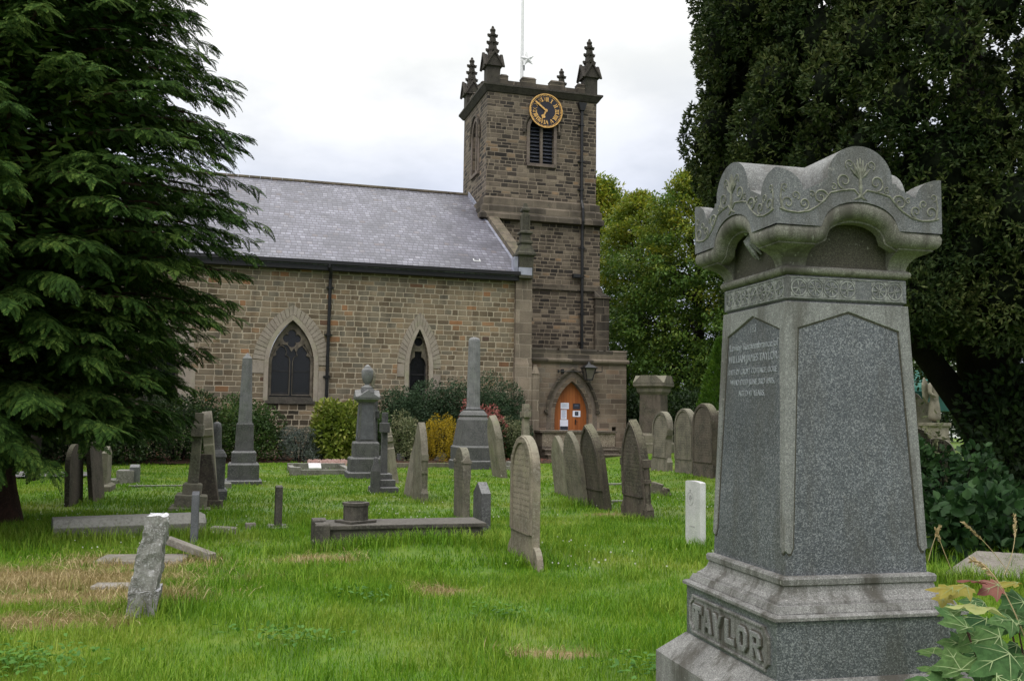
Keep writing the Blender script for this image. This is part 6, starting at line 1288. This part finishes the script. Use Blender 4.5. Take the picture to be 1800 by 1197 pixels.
# ---------------------------------------------------------------- beyond the yew: statue, canopy, house
c = at(1643, 740, 31); st = thing('angel_statue', (c.x, c.y, T(c.x, c.y)-.05), rad(30), 'grey stone statue of a robed figure standing on a tall plinth beyond the yew', 'statue')
mb = MB(); mb.sq([(.42, 0), (.42, .4), (.34, .44), (.30, 1.2), (.36, 1.26), (.36, 1.36)]); mb.build('plinth', M['sandp'], st, bevel=.01)
def skinned(name, verts, edges, radii, mat, parent, root=0, sub=2):
    me = bpy.data.meshes.new(name); me.from_pydata(verts, edges, []); o = bpy.data.objects.new(name, me); link(o, parent); m = o.modifiers.new('skin', 'SKIN'); m.use_smooth_shade = True
    for i, r in enumerate(radii): me.skin_vertices[0].data[i].radius = (r, r) if not isinstance(r, tuple) else r
    me.skin_vertices[0].data[root].use_root = True; s = o.modifiers.new('sub', 'SUBSURF'); s.levels = sub; s.render_levels = sub
    bpy.context.view_layer.update(); dg = bpy.context.evaluated_depsgraph_get(); m2 = bpy.data.meshes.new_from_object(o.evaluated_get(dg)); o.modifiers.clear(); o.data = m2; m2.name = name
    m2.materials.clear(); m2.materials.append(mat); return o
vs = [(0, 0, 2.2), (0, 0, 1.85), (0, 0, 1.38), (0, 0, 2.5), (0, -.01, 2.66), (0, -.02, 2.78), (0, -.03, 2.92), (0, -.03, 3.02), (-.20, 0, 2.6), (-.30, -.06, 2.32), (-.16, -.2, 2.2), (.20, 0, 2.6), (.30, -.05, 2.34), (.14, -.2, 2.3)]
ed = [(0, 1), (1, 2), (0, 3), (3, 4), (4, 5), (5, 6), (6, 7), (4, 8), (8, 9), (9, 10), (4, 11), (11, 12), (12, 13)]
skinned('robed_body', vs, ed, [(.17, .13), (.21, .17), (.26, .22), (.18, .13), .09, .065, .11, .09, .09, .07, .05, .09, .07, .05], M['sandp'], st)
mb = MB()
for s in (-1, 1): mb.plate([[(s*.04, 2.25), (s*.16, 2.0), (s*.34, 2.2), (s*.38, 2.6), (s*.28, 2.85), (s*.12, 2.7)]], .06, lambda a, b, c: (a, .17+c, b), .01)
mb.build('wings', M['sandp'], st)
c = at(1612, 740, 46); gz = thing('garden_canopy', (c.x, c.y, .2), .5, 'green garden canopy with pale sloping top beyond the graveyard', 'canopy')
mb = MB(); mb.sq([(2.2, 2.75), (2.0, 3.0), (.1, 3.9)]); mb.build('canopy_roof', plain('green_canvas', (.015, .12, .09), .7, 0, .15, 3), gz); mb = MB(); mb.sq([(2.22, 1.9), (2.22, 2.8), (2.1, 2.82)]); mb.build('canopy_side', plain('dark_green_canvas', (.008, .07, .055), .7, 0, .15, 3), gz)
for i in (-1, 1):
    for j in (-1, 1): mb = MB(); mb.box(i*2.15-.04, i*2.15+.04, j*2.15-.04, j*2.15+.04, -.2, 2); mb.build('post', M['white'], gz)
mb = MB(); mb.add([(-2.3, -2.3, 2.9), (.3, -2.3, 2.75), (.6, -2.25, 2.2)], [(0, 1, 2)]); mb.add([(-2.3, -2.32, 2.9), (.3, -2.32, 2.75), (.6, -2.27, 2.2)], [(2, 1, 0)]); mb.build('pale_flap', plain('pale_green_canvas', (.22, .42, .42), .7, 0, .1, 3), gz)
c = at(1628, 740, 80); hs_ = thing('white_house', (c.x, c.y, 0), rad(-8), 'distant white rendered house with dark paned windows seen under the yew', 'house')
mb = MB(); mb.box(-6, 6, 0, 8, -.2, 7.2); mb.build('wall', M['white'], hs_)
mb = MB(); mb.add([(-6.3, -.4, 7.1), (6.3, -.4, 7.1), (6.3, 8.4, 7.1), (-6.3, 8.4, 7.1), (-6.3, 4, 10), (6.3, 4, 10)], [(0, 1, 5, 4), (2, 3, 4, 5), (1, 2, 5), (3, 0, 4), (3, 2, 1, 0)]); mb.build('roof', M['slate'], hs_)
for x in (-4.4, -2.6, -.9, .8, 2.5, 4.2):
    for z in (1.2, 4.6):
        mb = MB(); mb.box(x-.65, x+.65, -.05, .02, z, z+1.7); w = mb.build('window', M['glassd'], hs_); mb = MB(); mb.box(x-.04, x+.04, -.09, -.051, z, z+1.7); mb.box(x-.65, x+.65, -.085, -.055, z+.55, z+.62); mb.box(x-.65, x+.65, -.085, -.055, z+1.1, z+1.17); mb.box(x-.7, x+.7, -.10, -.055, z-.08, z); mb.build('glazing_bars', M['white'], w)
ub('boundary_hedge', 27, 64, 9, 1.5, 3.6, 'dhedge', 'distant clipped hedge before the white house', 9000, .25, nlobe=60, group=None)
broadleaf('background_tree', (24, 60, 0), 12, 4.5, 'distant tree behind the yew on the right', 'tree', ['beechd', 'beech'], 9000, .35, .3, .6, GT, .3)
broadleaf('background_tree', (18, 36, .25), 10, 3.6, 'mid-distance dark tree hidden behind the yew crown', 'tree', ['dhedge', 'dhedge'], 9000, .25, .3, .7, GT, .25)
make_grass()
